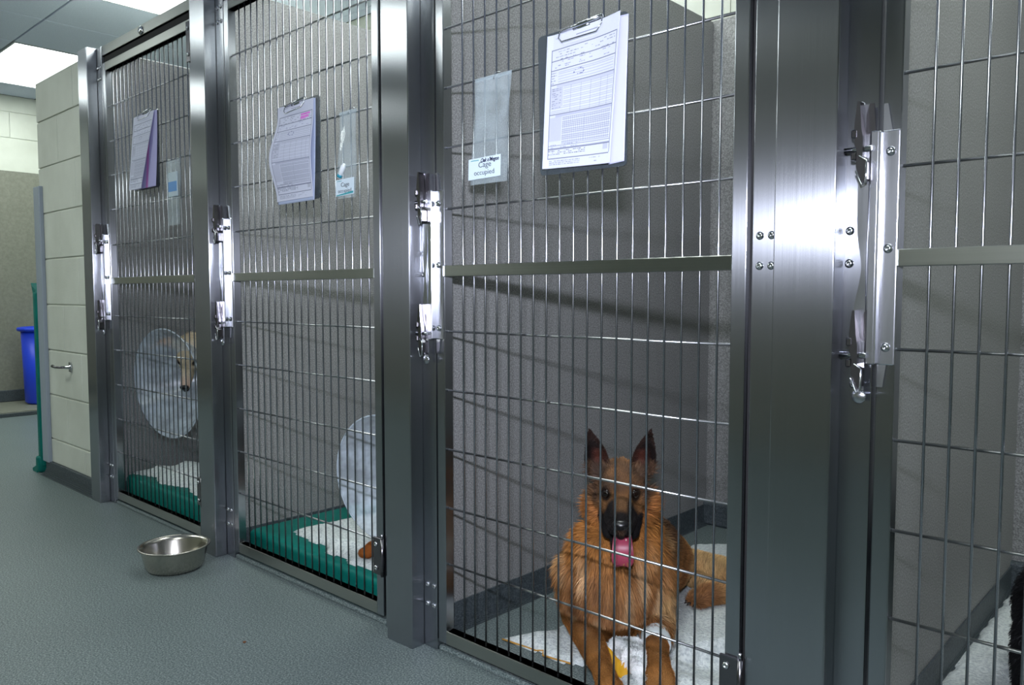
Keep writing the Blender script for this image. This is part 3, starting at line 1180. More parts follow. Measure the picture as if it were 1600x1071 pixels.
def ear_solid(H, O, base_in, base_out, tip, depth=.03, th=.007, lean=0.0):
    """upright pointed ear as a cupped leaf with thickness (head-local points)"""
    n, m = 14, 8
    A, B, T = Vector(base_in), Vector(base_out), Vector(tip)
    front, back = [], []
    for i in range(n + 1):
        s = i / n
        w = (1 - s ** 1.5) ** .85 if s < 1 else 0
        mid = (A + B) / 2 * (1 - s) + T * s
        hw = (B - A) / 2 * w * (1 + .25 * math.sin(math.pi * s))
        for j in range(m + 1):
            t = j / m * 2 - 1
            q = mid + hw * t
            q = q + Vector((-depth * (1 - t * t) * w + .004, 0, 0))
            nrm = Vector((1, -t * .5, 0))
            front.append(q)
            back.append(q - Vector((th * (1 - .4 * s), 0, 0)))
    vs = [O + H @ v for v in front + back]
    N = (n + 1) * (m + 1)
    fs = []
    for i in range(n):
        for j in range(m):
            a = i * (m + 1) + j
            fs.append((a, a + 1, a + m + 2, a + m + 1))
            fs.append((N + a, N + a + m + 1, N + a + m + 2, N + a + 1))
    for i in range(n):
        a, b = i * (m + 1), (i + 1) * (m + 1)
        fs.append((a, b, N + b, N + a))
        a, b = a + m, b + m
        fs.append((a, N + a, N + b, b))
    for j in range(m):
        fs.append((j, N + j, N + j + 1, j + 1))
        a = n * (m + 1) + j
        fs.append((a, a + 1, N + a + 1, N + a))
    return vs, fs


def cnoise(P, sc, seed=0):
    r = np.random.RandomState(seed)
    out = np.zeros(len(P))
    for k in range(7):
        d = r.normal(size=3)
        d /= np.linalg.norm(d)
        out += np.sin(P @ d * sc * r.uniform(.6, 1.7) + r.uniform(0, 6.28))
    return out / 7


def sm(a, b, x):
    t = np.clip((x - a) / (b - a), 0, 1)
    return t * t * (3 - 2 * t)


def mixc(c, new, w):
    return c * (1 - w[:, None]) + Sn(new)[None] * w[:, None]


M['fur'] = vcol('fur', .62, .25, .0)
M['skin'] = vcol('fur_skin', .8, .15)


def mesh_arrays(me):
    n = len(me.vertices)
    co = np.zeros(n * 3)
    me.vertices.foreach_get('co', co)
    no = np.zeros(n * 3)
    me.vertices.foreach_get('normal', no)
    me.calc_loop_triangles()
    t = np.zeros(len(me.loop_triangles) * 3, int)
    me.loop_triangles.foreach_get('vertices', t)
    return co.reshape(-1, 3), no.reshape(-1, 3), t.reshape(-1, 3)


def set_vcol(me, c):
    a = me.color_attributes.new('col', 'FLOAT_COLOR', 'POINT')
    a.data.foreach_set('color', np.concatenate([c, np.ones((len(c), 1))], 1).ravel())


def fur_mesh(name, me, n, colf, lenf, flowf, parent, seed=1, width=.0009, lay=.35, jit=.25, curl=.25, vary=.22, root=.62):
    """short tapered strands rooted all over the skin, combed along flowf"""
    r = np.random.RandomState(seed)
    co, no, tr = mesh_arrays(me)
    a, b, c = co[tr[:, 0]], co[tr[:, 1]], co[tr[:, 2]]
    ar = np.linalg.norm(np.cross(b - a, c - a), axis=1)
    cen = (a + b + c) / 3
    ln = lenf(cen)
    wgt = ar * (ln > .001) / np.clip(ln, .008, .04) ** .6
    wgt /= wgt.sum()
    k = r.choice(len(tr), n, p=wgt)
    u, v = r.rand(n), r.rand(n)
    f = u + v > 1
    u[f], v[f] = 1 - u[f], 1 - v[f]
    P = a[k] * (1 - u - v)[:, None] + b[k] * u[:, None] + c[k] * v[:, None]
    nn = no[tr[k, 0]]
    fl = flowf(P)
    fl = fl - nn * (fl * nn).sum(1)[:, None]
    fl /= np.linalg.norm(fl, axis=1)[:, None] + 1e-9
    clump = np.stack([cnoise(P, 120, 5), cnoise(P, 120, 6), cnoise(P, 120, 7)], 1) * .55
    d = nn * lay + fl + clump * .45 + r.normal(size=(n, 3)) * jit * .5
    d /= np.linalg.norm(d, axis=1)[:, None]
    L = lenf(P) * r.uniform(.6, 1.15, n)
    side = np.cross(d, nn + r.normal(size=(n, 3)) * .6)
    side /= np.linalg.norm(side, axis=1)[:, None] + 1e-9
    wd = width * r.uniform(.7, 1.3, n) * np.clip(L / .02, .55, 1.4)
    base = P - nn * .0015
    mid = P + d * (L * .5)[:, None] + nn * (L * .04)[:, None]
    d2 = d + fl * curl - nn * .15
    d2[:, 2] -= curl * .4
    d2 /= np.linalg.norm(d2, axis=1)[:, None]
    tip = mid + d2 * (L * .5)[:, None]
    V = np.stack([base - side * wd[:, None], base + side * wd[:, None], mid + side * (wd * .8)[:, None], mid - side * (wd * .8)[:, None], tip], 1)
    col = colf(P)
    col = col * (1 + r.normal(0, vary, n))[:, None] * (1 + .45 * cnoise(P, 85, 9))[:, None] * (1 + .3 * cnoise(P, 34, 19))[:, None]
    col = np.clip(col, .002, 1)
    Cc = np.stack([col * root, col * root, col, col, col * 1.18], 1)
    me2 = bpy.data.meshes.new(name)
    me2.vertices.add(n * 5)
    me2.vertices.foreach_set('co', V.ravel())
    i0 = np.arange(n) * 5
    loops = np.stack([i0, i0 + 1, i0 + 2, i0 + 3, i0 + 3, i0 + 2, i0 + 4], 1)
    me2.loops.add(n * 7)
    me2.loops.foreach_set('vertex_index', loops.ravel())
    me2.polygons.add(n * 2)
    ls = np.stack([np.arange(n) * 7, np.arange(n) * 7 + 4], 1)
    me2.polygons.foreach_set('loop_start', ls.ravel())
    me2.update(calc_edges=True)
    set_vcol(me2, np.clip(Cc.reshape(-1, 3), 0, 1))
    o = finish(name, me2, M['fur'], parent)
    return o


M['eye'] = simple('eye_dark', (22, 12, 8), .06, 0)
M['nose'] = simple('nose_black', (16, 15, 17), .32, 0)
M['mouth'] = simple('mouth_dark', (24, 10, 14), .3, 0)
M['tongue'] = simple('tongue_pink', (164, 62, 88), .42, 0)
M['tongue'].node_tree.nodes['Principled BSDF'].inputs['Subsurface Weight'].default_value = .15
M['tongue'].node_tree.nodes['Principled BSDF'].inputs['Subsurface Radius'].default_value = (.02, .006, .006)
M['claw'] = simple('claw_dark', (36, 30, 28), .35, 0)
M['tooth'] = simple('tooth_ivory', (214, 206, 184), .3, 0)


def paw_caps(wrist, tip, r, spread, up=Vector((0, 0, 1))):
    """paw of four toes between wrist and tip"""
    w, t = Vector(wrist), Vector(tip)
    d = (t - w).normalized()
    s = d.cross(up).normalized()
    caps = [(w, r * .9, t - d * r * .6, r)]
    for k, q in enumerate((-1.5, -.5, .5, 1.5)):
        base = t - d * r * .7 + s * q * spread * .8
        end = t + d * (r * (.75 if abs(q) < 1 else .45)) + s * q * spread + Vector((0, 0, -r * .25))
        caps.append((base, r * .55, end, r * .48))
    return caps


def claws(parent, wrist, tip, r, spread, ref):
    w, t = Vector(wrist), Vector(tip)
    d = (t - w).normalized()
    s = d.cross(Vector((0, 0, 1))).normalized()
    for q in (-1.5, -.5, .5, 1.5):
        e = t + d * (r * (.75 if abs(q) < 1 else .45) + r * .38) + s * q * spread + Vector((0, 0, -r * .35))
        MB().tube([e - ref, e + d * .009 + Vector((0, 0, -.003)) - ref, e + d * .014 + Vector((0, 0, -.008)) - ref], [.0038, .003, .0008], 8).build('claw', M['claw'], parent)


# ---- the brown long-coated shepherd lying behind the third door
def shepherd():
    ref = Vector((-1.23, .42, 0))
    root = empty('dog', ref, 'brown and black shepherd dog lying on white fleece with its tongue out', 'dog')
    H = frame((.567, -.806, -.19), math.radians(1.0))
    f, l, u = H.col[0], H.col[1], H.col[2]
    eyemid = Vector((-1.150, .262, .457))
    O = eyemid - f * .050 - u * .012

    def h(x, y, z):
        return O + H @ Vector((x, y, z))
    V = Vector
    rr = V((.736, .677, 0))
    c = V((-1.250, .385, .205))
    caps = []
    # head
    caps += [(h(-.035, 0, .002), .060, h(.018, 0, .004), .053),
             (h(-.01, .030, -.032), .038, h(.045, .018, -.03), .028), (h(-.01, -.030, -.032), .038, h(.045, -.018, -.03), .028),
             (h(.030, .027, .024), .0175, h(.044, .016, .018), .015), (h(.030, -.027, .024), .0175, h(.044, -.016, .018), .015),
             (h(.035, 0, -.016), .039, h(.085, 0, -.022), .033), (h(.085, 0, -.022), .033, h(.138, 0, -.034), .0245),
             (h(.075, .024, -.042), .020, h(.130, .015, -.048), .0165), (h(.075, -.024, -.042), .020, h(.130, -.015, -.048), .0165),
             (h(.01, 0, -.070), .034, h(.055, 0, -.092), .022), (h(.05, .016, -.100), .017, h(.105, .011, -.130), .0135), (h(.05, -.016, -.100), .017, h(.105, -.011, -.130), .0135),
             (h(.03, .034, -.058), .022, h(.075, .031, -.086), .017), (h(.03, -.034, -.058), .022, h(.075, -.031, -.086), .017)]
    ears = []
    for s in (1, -1):
        ears.append(ear_solid(H, O, (-.026, .026 * s, .048), (-.036, .086 * s, .020), (-.022, .082 * s, .166), .022, .0085))
        caps.append((h(-.038, .052 * s, .030), .022, h(-.036, .060 * s, .056), .011))
    # neck, ruff, chest, trunk
    caps += [(c + V((.02, .01, .09)), .098, h(-.055, 0, -.035), .066),
             (h(-.06, .035, -.075), .062, h(-.05, -.035, -.075), .062),
             (c + V((.02, -.03, .06)) + rr * .04, .085, c + V((.02, -.03, .06)) - rr * .04, .085),
             (c + rr * .045, .102, c - rr * .035, .105),
             (c + V((.0, -.02, -.03)), .125, c + V((.01, -.04, -.085)), .100),
             (c + V((-.01, .03, -.03)), .12, V((-1.31, .74, .110)), .085), (V((-1.31, .74, .110)), .085, V((-1.35, .86, .08)), .062),
             (c + V((-.01, .04, -.01)), .11, V((-1.272, .60, .205)), .088), (V((-1.272, .60, .205)), .085, V((-1.31, .76, .12)), .08)]
    # left foreleg (photo left)
    SL, EL, WL, PL_ = c - rr * .085 + V((0, -.01, -.01)), V((-1.330, .318, .072)), V((-1.150, .172, .046)), V((-1.050, .085, .034))
    caps += [(SL, .070, EL, .047), (EL, .045, WL, .031)] + paw_caps(WL, PL_, .029, .0150)
    SR, ER, WR, PR = c + rr * .085 + V((0, -.01, -.02)), V((-1.150, .432, .075)), V((-1.062, .300, .058)), V((-.992, .205, .038))
    caps += [(SR, .075, ER, .048), (ER, .043, WR, .032)] + paw_caps(WR, PR, .031, .0155)
    # rump rolled onto one hip, thigh, hock and hind paws
    caps += [(V((-1.31, .86, .075)), .055, V((-1.10, .84, .078)), .060), (V((-1.10, .84, .075)), .056, V((-.99, .79, .05)), .038),
             (V((-.99, .78, .05)), .034, V((-1.10, .80, .042)), .027)]
    HW, HP = V((-1.13, .80, .050)), V((-1.175, .735, .044))
    caps += [(V((-1.10, .80, .045)), .028, HW, .027)] + paw_caps(HW, HP, .034, .0165)
    caps += [(V((-1.38, .86, .055)), .048, V((-1.44, .74, .045)), .035)]
    caps += [(V((-1.36, .92, .06)), .04, V((-1.45, .98, .05)), .035), (V((-1.45, .98, .05)), .035, V((-1.49, .80, .04)), .02)]
    me = fuse(caps, ears, .0042, 5, .5)
    hm = np.array(H)
    On = np.array(O)

    def loc(P):
        return (P - On) @ hm

    def col(P):
        q = loc(P)
        hx, hy, hz = q[:, 0], np.abs(q[:, 1]), q[:, 2]
        n1, n2 = cnoise(P, 28, 1), cnoise(P, 75, 2)
        # body
        c0 = np.tile(Sn((154, 106, 62)), (len(P), 1))
        low = sm(.24, .08, P[:, 2])
        c0 = mixc(c0, (150, 104, 66), low * .7)
        pale = sm(.15, .5, n1) * .6
        c0 = mixc(c0, (200, 166, 116), pale)
        tan = sm(-1.15, -1.06, P[:, 0]) * sm(.10, .18, P[:, 2]) * sm(.42, .5, P[:, 1])
        c0 = mixc(c0, (196, 164, 110), tan * .7)
        dark = sm(.2, .6, -n1) * .35
        c0 = mixc(c0, (88, 56, 34), dark * 1.5)
        st = cnoise(P * np.array([1, 1, .22]), 130, 41)
        chest = sm(.5, .42, P[:, 1]) * sm(.33, .26, P[:, 2]) * sm(.06, .10, P[:, 2])
        c0 = mixc(c0, (206, 170, 128), sm(.05, .5, st) * chest * .75)
        c0 = mixc(c0, (92, 60, 40), sm(.15, .6, -st) * chest * .6)
        ruff = sm(.22, .30, P[:, 2]) * sm(.5, .42, P[:, 1])
        c0 = mixc(c0, (180, 118, 54), ruff * .6)
        y = P[:, 1]
        back = sm(.46, .60, y) * sm(.17, .25, P[:, 2] + n1 * .03)
        c0 = mixc(c0, (46, 36, 30), back * .85)
        hind = sm(.72, .84, y)
        c0 = mixc(c0, (196, 164, 112), hind * .8 * sm(.22, .14, P[:, 2]))
        leg = sm(.11, .06, P[:, 2]) * sm(.42, .36, y)
        c0 = mixc(c0, (172, 116, 58), leg * .8)
        # head
        head = sm(-.085, -.055, hx + n2 * .01) * np.where(hz > .045, sm(.26, .24, np.linalg.norm(q, axis=1)), sm(.19, .16, np.linalg.norm(q, axis=1))) * sm(-.12, -.06, hz + .5 * hx)
        hc = np.tile(Sn((142, 100, 62)), (len(P), 1))
        fore = sm(.016, .034, hz + n2 * .008) * sm(-.06, -.02, hx) * sm(.075, .055, hy)
        hc = mixc(hc, (78, 62, 50), fore * np.clip(.75 + .6 * n2 + .3 * n1, 0, 1))
        side = sm(.045, .060, hy + n2 * .006) * sm(-.05, -.02, hz + n2 * .01)
        hc = mixc(hc, (78, 62, 54), side * .8)
        cheek = sm(-.03, -.055, hz + n1 * .01) * sm(.03, .05, hy) * sm(.05, .02, hx)
        hc = mixc(hc, (176, 112, 60), cheek * .8)
        mz = sm(.046, .082, hx - .4 * (hz + .02) + n2 * .007)
        bridge = sm(.020, .010, hy) * sm(-.02, -.006, hz + .15 * hx) * sm(.132, .105, hx)
        hc = mixc(hc, (26, 22, 22), mz * (1 - .75 * bridge))
        hc = mixc(hc, (104, 76, 50), bridge * mz * .8)
        lip = sm(-.036, -.052, hz) * sm(.015, .038, hx)
        hc = mixc(hc, (20, 17, 18), lip)
        e = np.sqrt((hx - .048) ** 2 + (hy - .034) ** 2 * .7 + (hz - .008) ** 2)
        hc = mixc(hc, (22, 18, 18), sm(.026, .014, e) * .95)
        ear = sm(.052, .070, hz) * sm(.025, .035, hy)
        inner = sm(.045, .06, hz)
        hc = mixc(hc, (52, 36, 31), ear)
        rim = ear * sm(.004, -.002, q[:, 0] + .030)
        hc = mixc(hc, (30, 24, 24), rim * .8)
        spot = ear * sm(.11, .085, hz) * sm(.03, .0, np.abs(hy - .055)) * .5
        hc = mixc(hc, (124, 66, 50), spot)
        return c0 * (1 - head[:, None]) + hc * head[:, None]

    def ln(P):
        q = loc(P)
        hx, hy, hz = q[:, 0], np.abs(q[:, 1]), q[:, 2]
        L = np.full(len(P), .034)
        L += .010 * sm(.10, .2, P[:, 2]) * sm(.5, .35, P[:, 1])
        L = L * (1 - .5 * sm(.55, .7, P[:, 1]))
        leg = sm(.13, .08, P[:, 2]) * sm(.40, .34, P[:, 1])
        L = L * (1 - leg) + .010 * leg
        paws = sm(.06, .05, P[:, 2]) * sm(.24, .20, P[:, 1])
        L = L * (1 - paws) + .006 * paws
        d = np.linalg.norm(q, axis=1)
        head = sm(.20, .15, d) * sm(-.10, -.05, hx)
        face = .007 + .020 * sm(.0, -.05, hx) + .018 * sm(.042, .07, hy) * sm(.04, .0, hz)
        face = face * (1 - .62 * sm(.04, .07, hx))
        L = L * (1 - head) + face * head
        ear = sm(.050, .075, hz) * sm(.025, .035, hy) * sm(.27, .25, d) * sm(-.11, -.08, hx)
        L = L * (1 - ear) + .0045 * ear
        e = np.sqrt((hx - .058) ** 2 + (hy - .036) ** 2 + (hz - .010) ** 2)
        L = np.where(e < .013, 0.0, L)
        mouth = (hx > .015) & (hz < -.045 - .25 * hx + .01) & (hz > -.10 - .35 * hx + .032) & (hy < .02)
        L = np.where(mouth, 0, L)
        ban = np.linalg.norm(P - np.array(ER.lerp(WR, .74))[None], axis=1) < .036
        L = np.where(ban, 0, L)
        return L

    fb = np.array(V((.10, 1, -.25)).normalized())

    def flow(P):
        q = loc(P)
        d = np.linalg.norm(q, axis=1)
        head = sm(.17, .12, d)[:, None]
        away = P - On[None] - np.array(f)[None] * .10
        away /= np.linalg.norm(away, axis=1)[:, None]
        body = np.tile(np.array([0, .15, -1.0]), (len(P), 1)) + away * .8
        bk = sm(.45, .6, P[:, 1])[:, None]
        body = body * (1 - bk) + np.tile(fb, (len(P), 1)) * bk
        leg = (sm(.13, .08, P[:, 2]) * sm(.42, .36, P[:, 1]))[:, None]
        ld = np.array([.72, -.69, -.1])
        body = body * (1 - leg) + ld[None] * leg
        return away * head + body * (1 - head)

    co, no, tr = mesh_arrays(me)
    set_vcol(me, np.clip(col(co) * .6, 0, 1))
    me.transform(Matrix.Translation(-ref))
    body = finish('body', me, M['skin'], root, smooth=True)
    # strands are computed in world space, then moved into the dog's frame
    me_w = me.copy()
    me_w.transform(Matrix.Translation(ref))
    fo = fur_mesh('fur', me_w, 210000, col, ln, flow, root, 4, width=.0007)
    fo.data.transform(Matrix.Translation(-ref))
    fo['kind'] = 'stuff'
    fo['label'] = 'long brown, tan and black coat'

    def L(p):
        return p - ref
    # eyes
    for s in (1, -1):
        mb = MB()
        e = L(h(.0500, .0345 * s, .0105))
        bmesh.ops.create_icosphere(mb.bm, subdivisions=3, radius=.0120, matrix=Matrix.Translation(e))
        mb.build('eye', M['eye'], body, smooth=True)
    # nose leather
    mb = MB()
    bmesh.ops.create_icosphere(mb.bm, subdivisions=4, radius=1.0)
    for v in mb.bm.verts:
        x, y, z = v.co
        y2 = y * (1 + .25 * z)
        k = 1 - .35 * max(0, x) * (math.exp(-((abs(y) - .45) ** 2 + (z + .1) ** 2) / .05))
        v.co = L(h(.1525 + .0145 * x * k, .0205 * y2, -.0270 + .0140 * z))
    mb.build('nose', M['nose'], body, smooth=True)
    # mouth lining and tongue
    mb = MB()
    for (a, ra, b_, rb) in ((h(.03, 0, -.066), .020, h(.095, 0, -.083), .013), (h(.04, .016, -.068), .012, h(.085, .010, -.082), .010), (h(.04, -.016, -.068), .012, h(.085, -.010, -.082), .010)):
        vs = [mb.bm.verts.new(L(v)) for v in cap_verts(a, ra) + cap_verts(b_, rb)]
        res = bmesh.ops.convex_hull(mb.bm, input=vs)
        bmesh.ops.delete(mb.bm, geom=[g for g in res['geom_interior'] if isinstance(g, bmesh.types.BMVert)], context='VERTS')
    mb.build('mouth_lining', M['mouth'], body, smooth=True)
    path = [(.045, -.078), (.07, -.084), (.095, -.092), (.113, -.104), (.120, -.120), (.121, -.138), (.118, -.152), (.112, -.160)]
    wds = [.017, .020, .0235, .026, .0280, .0285, .0245, .012]
    vs, fs = [], []
    m = 8
    for side in (0, 1):
        for i, ((x, z), wd) in enumerate(zip(path, wds)):
            a = Vector(path[min(i + 1, 7)]) - Vector(path[max(i - 1, 0)])
            nn = Vector((-a.y, a.x)).normalized() * (-1)
            for j in range(m + 1):
                t = j / m * 2 - 1
                th = .0035 * (1 - t * t) + .0006
                cup = .006 * t * t
                off = (th if side else -th) + cup
                vs.append(L(h(x + nn.x * -off, wd * t + .004, z + nn.y * -off)))
    N = 8 * (m + 1)
    for i in range(7):
        for j in range(m):
            a = i * (m + 1) + j
            fs += [(a, a + 1, a + m + 2, a + m + 1), (N + a, N + a + m + 1, N + a + m + 2, N + a + 1)]
        a, b_ = i * (m + 1), (i + 1) * (m + 1)
        fs += [(a, b_, N + b_, N + a), (a + m, N + a + m, N + b_ + m, b_ + m)]
    for j in range(m):
        fs += [(j, N + j, N + j + 1, j + 1), (7 * (m + 1) + j, 7 * (m + 1) + j + 1, N + 7 * (m + 1) + j + 1, N + 7 * (m + 1) + j)]
    tg = pydata('tongue', vs, fs, M['tongue'], body, smooth=True)
    sd = tg.modifiers.new('s', 'SUBSURF')
    sd.levels = sd.render_levels = 1
    for s in (1, -1):       # lower canines
        b0 = h(.103, .013 * s, -.106)
        MB().tube([L(b0), L(b0 + u * .012), L(b0 + u * .017 + f * .001)], [.003, .002, .0005], 8).build('tooth', M['tooth'], body)
    claws(body, WL, PL_, .029, .0150, ref)
    claws(body, WR, PR, .031, .0155, ref)
    claws(body, HW, HP, .034, .0165, ref)
    # white bandage round the foreleg
    ax = (WR - ER).normalized()
    mid = ER.lerp(WR, .74)
    pts = [(.0365, -.024), (.0385, -.021), (.0380, -.008), (.0392, .0), (.0378, .010), (.0388, .019), (.0365, .024), (.033, .025)]
    mb = MB()
    mb.lathe([(r_, z_) for r_, z_ in pts], (0, 0, 0), 32)
    q = ax.to_track_quat('Z', 'Y').to_matrix().to_4x4()
    for v in mb.bm.verts:
        a = math.atan2(v.co.y, v.co.x)
        rad = 1 + .03 * math.sin(3 * a + v.co.z * 90)
        v.co = Vector((v.co.x * rad, v.co.y * rad, v.co.z))
    mb.bm.transform(Matrix.Translation(L(mid)) @ q)
    bd = mb.build('bandage', M['white_cloth'], root, smooth=True)
    bd['label'] = 'white bandage round the foreleg'
    return root


shepherd()

# lifted fleece corner with yellow backing between the forelegs
def tuft(name, pts, rad, n, seed):
    r = np.random.RandomState(seed)
    caps = [(Vector(a), ra, Vector(b), rb) for (a, ra), (b, rb) in zip(pts[:-1], pts[1:])]
    me = fuse(caps, [], .004, 3)
    return me


fr_ = empty('fleece_flap', (-1.10, .235, .015), 'small fluffy flap of white fleece with yellow backing between the forelegs of the brown dog', 'blanket')
ref_ = Vector((-1.10, .235, .015))
me_ = fuse([(Vector((-1.165, .275, .040)), .022, Vector((-1.110, .275, .050)), .026), (Vector((-1.110, .275, .048)), .026, Vector((-1.070, .235, .040)), .024),
            (Vector((-1.070, .235, .040)), .024, Vector((-1.010, .185, .024)), .015), (Vector((-1.15, .262, .035)), .018, Vector((-1.09, .235, .036)), .02)], [], .004, 3)
co_, no_, tr_ = mesh_arrays(me_)
white = lambda P: np.tile(Sn((236, 240, 240)), (len(P), 1))
set_vcol(me_, white(co_))
fm = fur_mesh('fleece_pile', me_, 14000, white, lambda P: np.full(len(P), .012), lambda P: np.stack([cnoise(P, 160, 31), cnoise(P, 160, 32), cnoise(P, 160, 33) - .3], 1), fr_, 8, width=.0016, lay=.8, jit=.4, vary=.05, root=.95)
fm.data.transform(Matrix.Translation(-ref_))
fm['kind'] = 'stuff'
me_.transform(Matrix.Translation(-ref_))
finish('fleece_core', me_, M['skin'], fr_, smooth=True)
vs, fs = [], []
for i in range(9):
    for j in range(5):
        a, b = i / 8, j / 4
        p = Vector((-1.168, .225, .060)).lerp(Vector((-1.085, .218, .030)), a)
        dn = Vector((.034, -.030, -.040)) * math.sin(math.pi * (.08 + .84 * a)) ** .6
        p = p + dn * b + Vector((0, 0, .004 * math.sin(9 * a + 3 * b)))
        vs.append(p - ref_)
for i in range(8):
    for j in range(4):
        k = i * 5 + j
        fs.append((k, k + 1, k + 6, k + 5))
yb = pydata('yellow_backing', vs, fs, M['yellow'], fr_, smooth=True)
yb.modifiers.new('t', 'SOLIDIFY').thickness = .003
yb['label'] = 'yellow rubbery backing'
# yellow stitched edge of the large fleece, at its front corner
mb = MB()
ed = [(-1.476, .163), (-1.43, .167), (-1.39, .171), (-1.36, .172), (-1.345, .186), (-1.328, .164), (-1.29, .169), (-1.24, .178)]
mb.tube([(x - (-1.36), y - .17, .0) for x, y in ed], .0025, 6)
tag(mb.build('blanket_edging', simple('edging_ochre', (186, 138, 60), .8), loc=(-1.36, .17, .0045)), 'thin ochre edging along the front corner of the shepherd dog\'s fleece', 'edging')


# ---- plastic cone collar
def cone_mesh(name, neck, axis, r0, r1, ln, parent, ref):
    n, m = 64, 10
    q = Vector(axis).normalized().to_track_quat('Z', 'Y').to_matrix()
    vs, fs = [], []
    for i in range(m + 1):
        t = i / m
        r = r0 + (r1 - r0) * t
        for k in range(n + 1):
            a = 2 * math.pi * k / n * 1.04
            ov = .002 * (k / n)
            vs.append(Vector(neck) + q @ Vector(((r + ov) * math.cos(a), (r + ov) * math.sin(a), ln * t)) - ref)
    for i in range(m):
        for k in range(n):
            a = i * (n + 1) + k
            fs.append((a, a + 1, a + n + 2, a + n + 1))
    o = pydata(name, vs, fs, M['cone'], parent, smooth=True)
    o['label'] = 'clear plastic cone collar'
    mb = MB()
    mb.tube([Vector(neck) + q @ Vector((r1 * math.cos(t), r1 * math.sin(t), ln)) - ref for t in [2 * math.pi * k / 48 for k in range(48)]], .0028, 8, closed=True)
    mb.build('cone_rim', M['cone'], o)
    mb = MB()
    mb.tube([Vector(neck) + q @ Vector((r0 * math.cos(t), r0 * math.sin(t), 0.004)) - ref for t in [2 * math.pi * k / 32 for k in range(32)]], .005, 8, closed=True)
    mb.build('cone_neck_band', simple('cone_band', (190, 200, 205), .5), o)
    return o


def gen_dog(name, label, ref, caps, ears, col, lenf, flow, n, seed, head, voxel=.006, width=.0011, eyes=True):
    root = empty('dog', ref, label, 'dog')
    ref = Vector(ref)
    me = fuse(caps, ears, voxel, 4, .5)
    co, no, tr = mesh_arrays(me)
    set_vcol(me, np.clip(col(co) * .7, 0, 1))
    fo = fur_mesh('fur', me, n, col, lenf, flow, root, seed, width=width)
    fo.data.transform(Matrix.Translation(-ref))
    fo['kind'] = 'stuff'
    me.transform(Matrix.Translation(-ref))
    body = finish('body', me, M['skin'], root, smooth=True)
    O, H = head
    if eyes:
        for s in (1, -1):
            mb = MB()
            bmesh.ops.create_icosphere(mb.bm, subdivisions=3, radius=.0115, matrix=Matrix.Translation(O + H @ Vector((.050, .031 * s, .012)) - ref))
            mb.build('eye', M['eye'], body, smooth=True)
        mb = MB()
        bmesh.ops.create_icosphere(mb.bm, subdivisions=3, radius=1)
        for v in mb.bm.verts:
            x, y, z = v.co
            v.co = O + H @ Vector((.165 + .013 * x, .020 * y * (1 + .2 * z), -.028 + .014 * z)) - ref
        mb.build('nose', M['nose'], body, smooth=True)
    return root, body


def head_caps(O, H, mz=1.0, jaw=.0):
    def h(x, y, z):
        return O + H @ Vector((x, y, z))
    return [(h(-.035, 0, .002), .060, h(.02, 0, .004), .052),
            (h(-.01, .028, -.03), .034, h(.045, .018, -.03), .026), (h(-.01, -.028, -.03), .034, h(.045, -.018, -.03), .026),
            (h(.032, .026, .022), .017, h(.044, .016, .018), .014), (h(.032, -.026, .022), .017, h(.044, -.016, .018), .014),
            (h(.035, 0, -.016), .034, h(.09, 0, -.024), .029), (h(.09, 0, -.024), .029, h(.150, 0, -.034), .0225),
            (h(.01, 0, -.055), .030, h(.12, 0, -.060 - jaw), .016)]


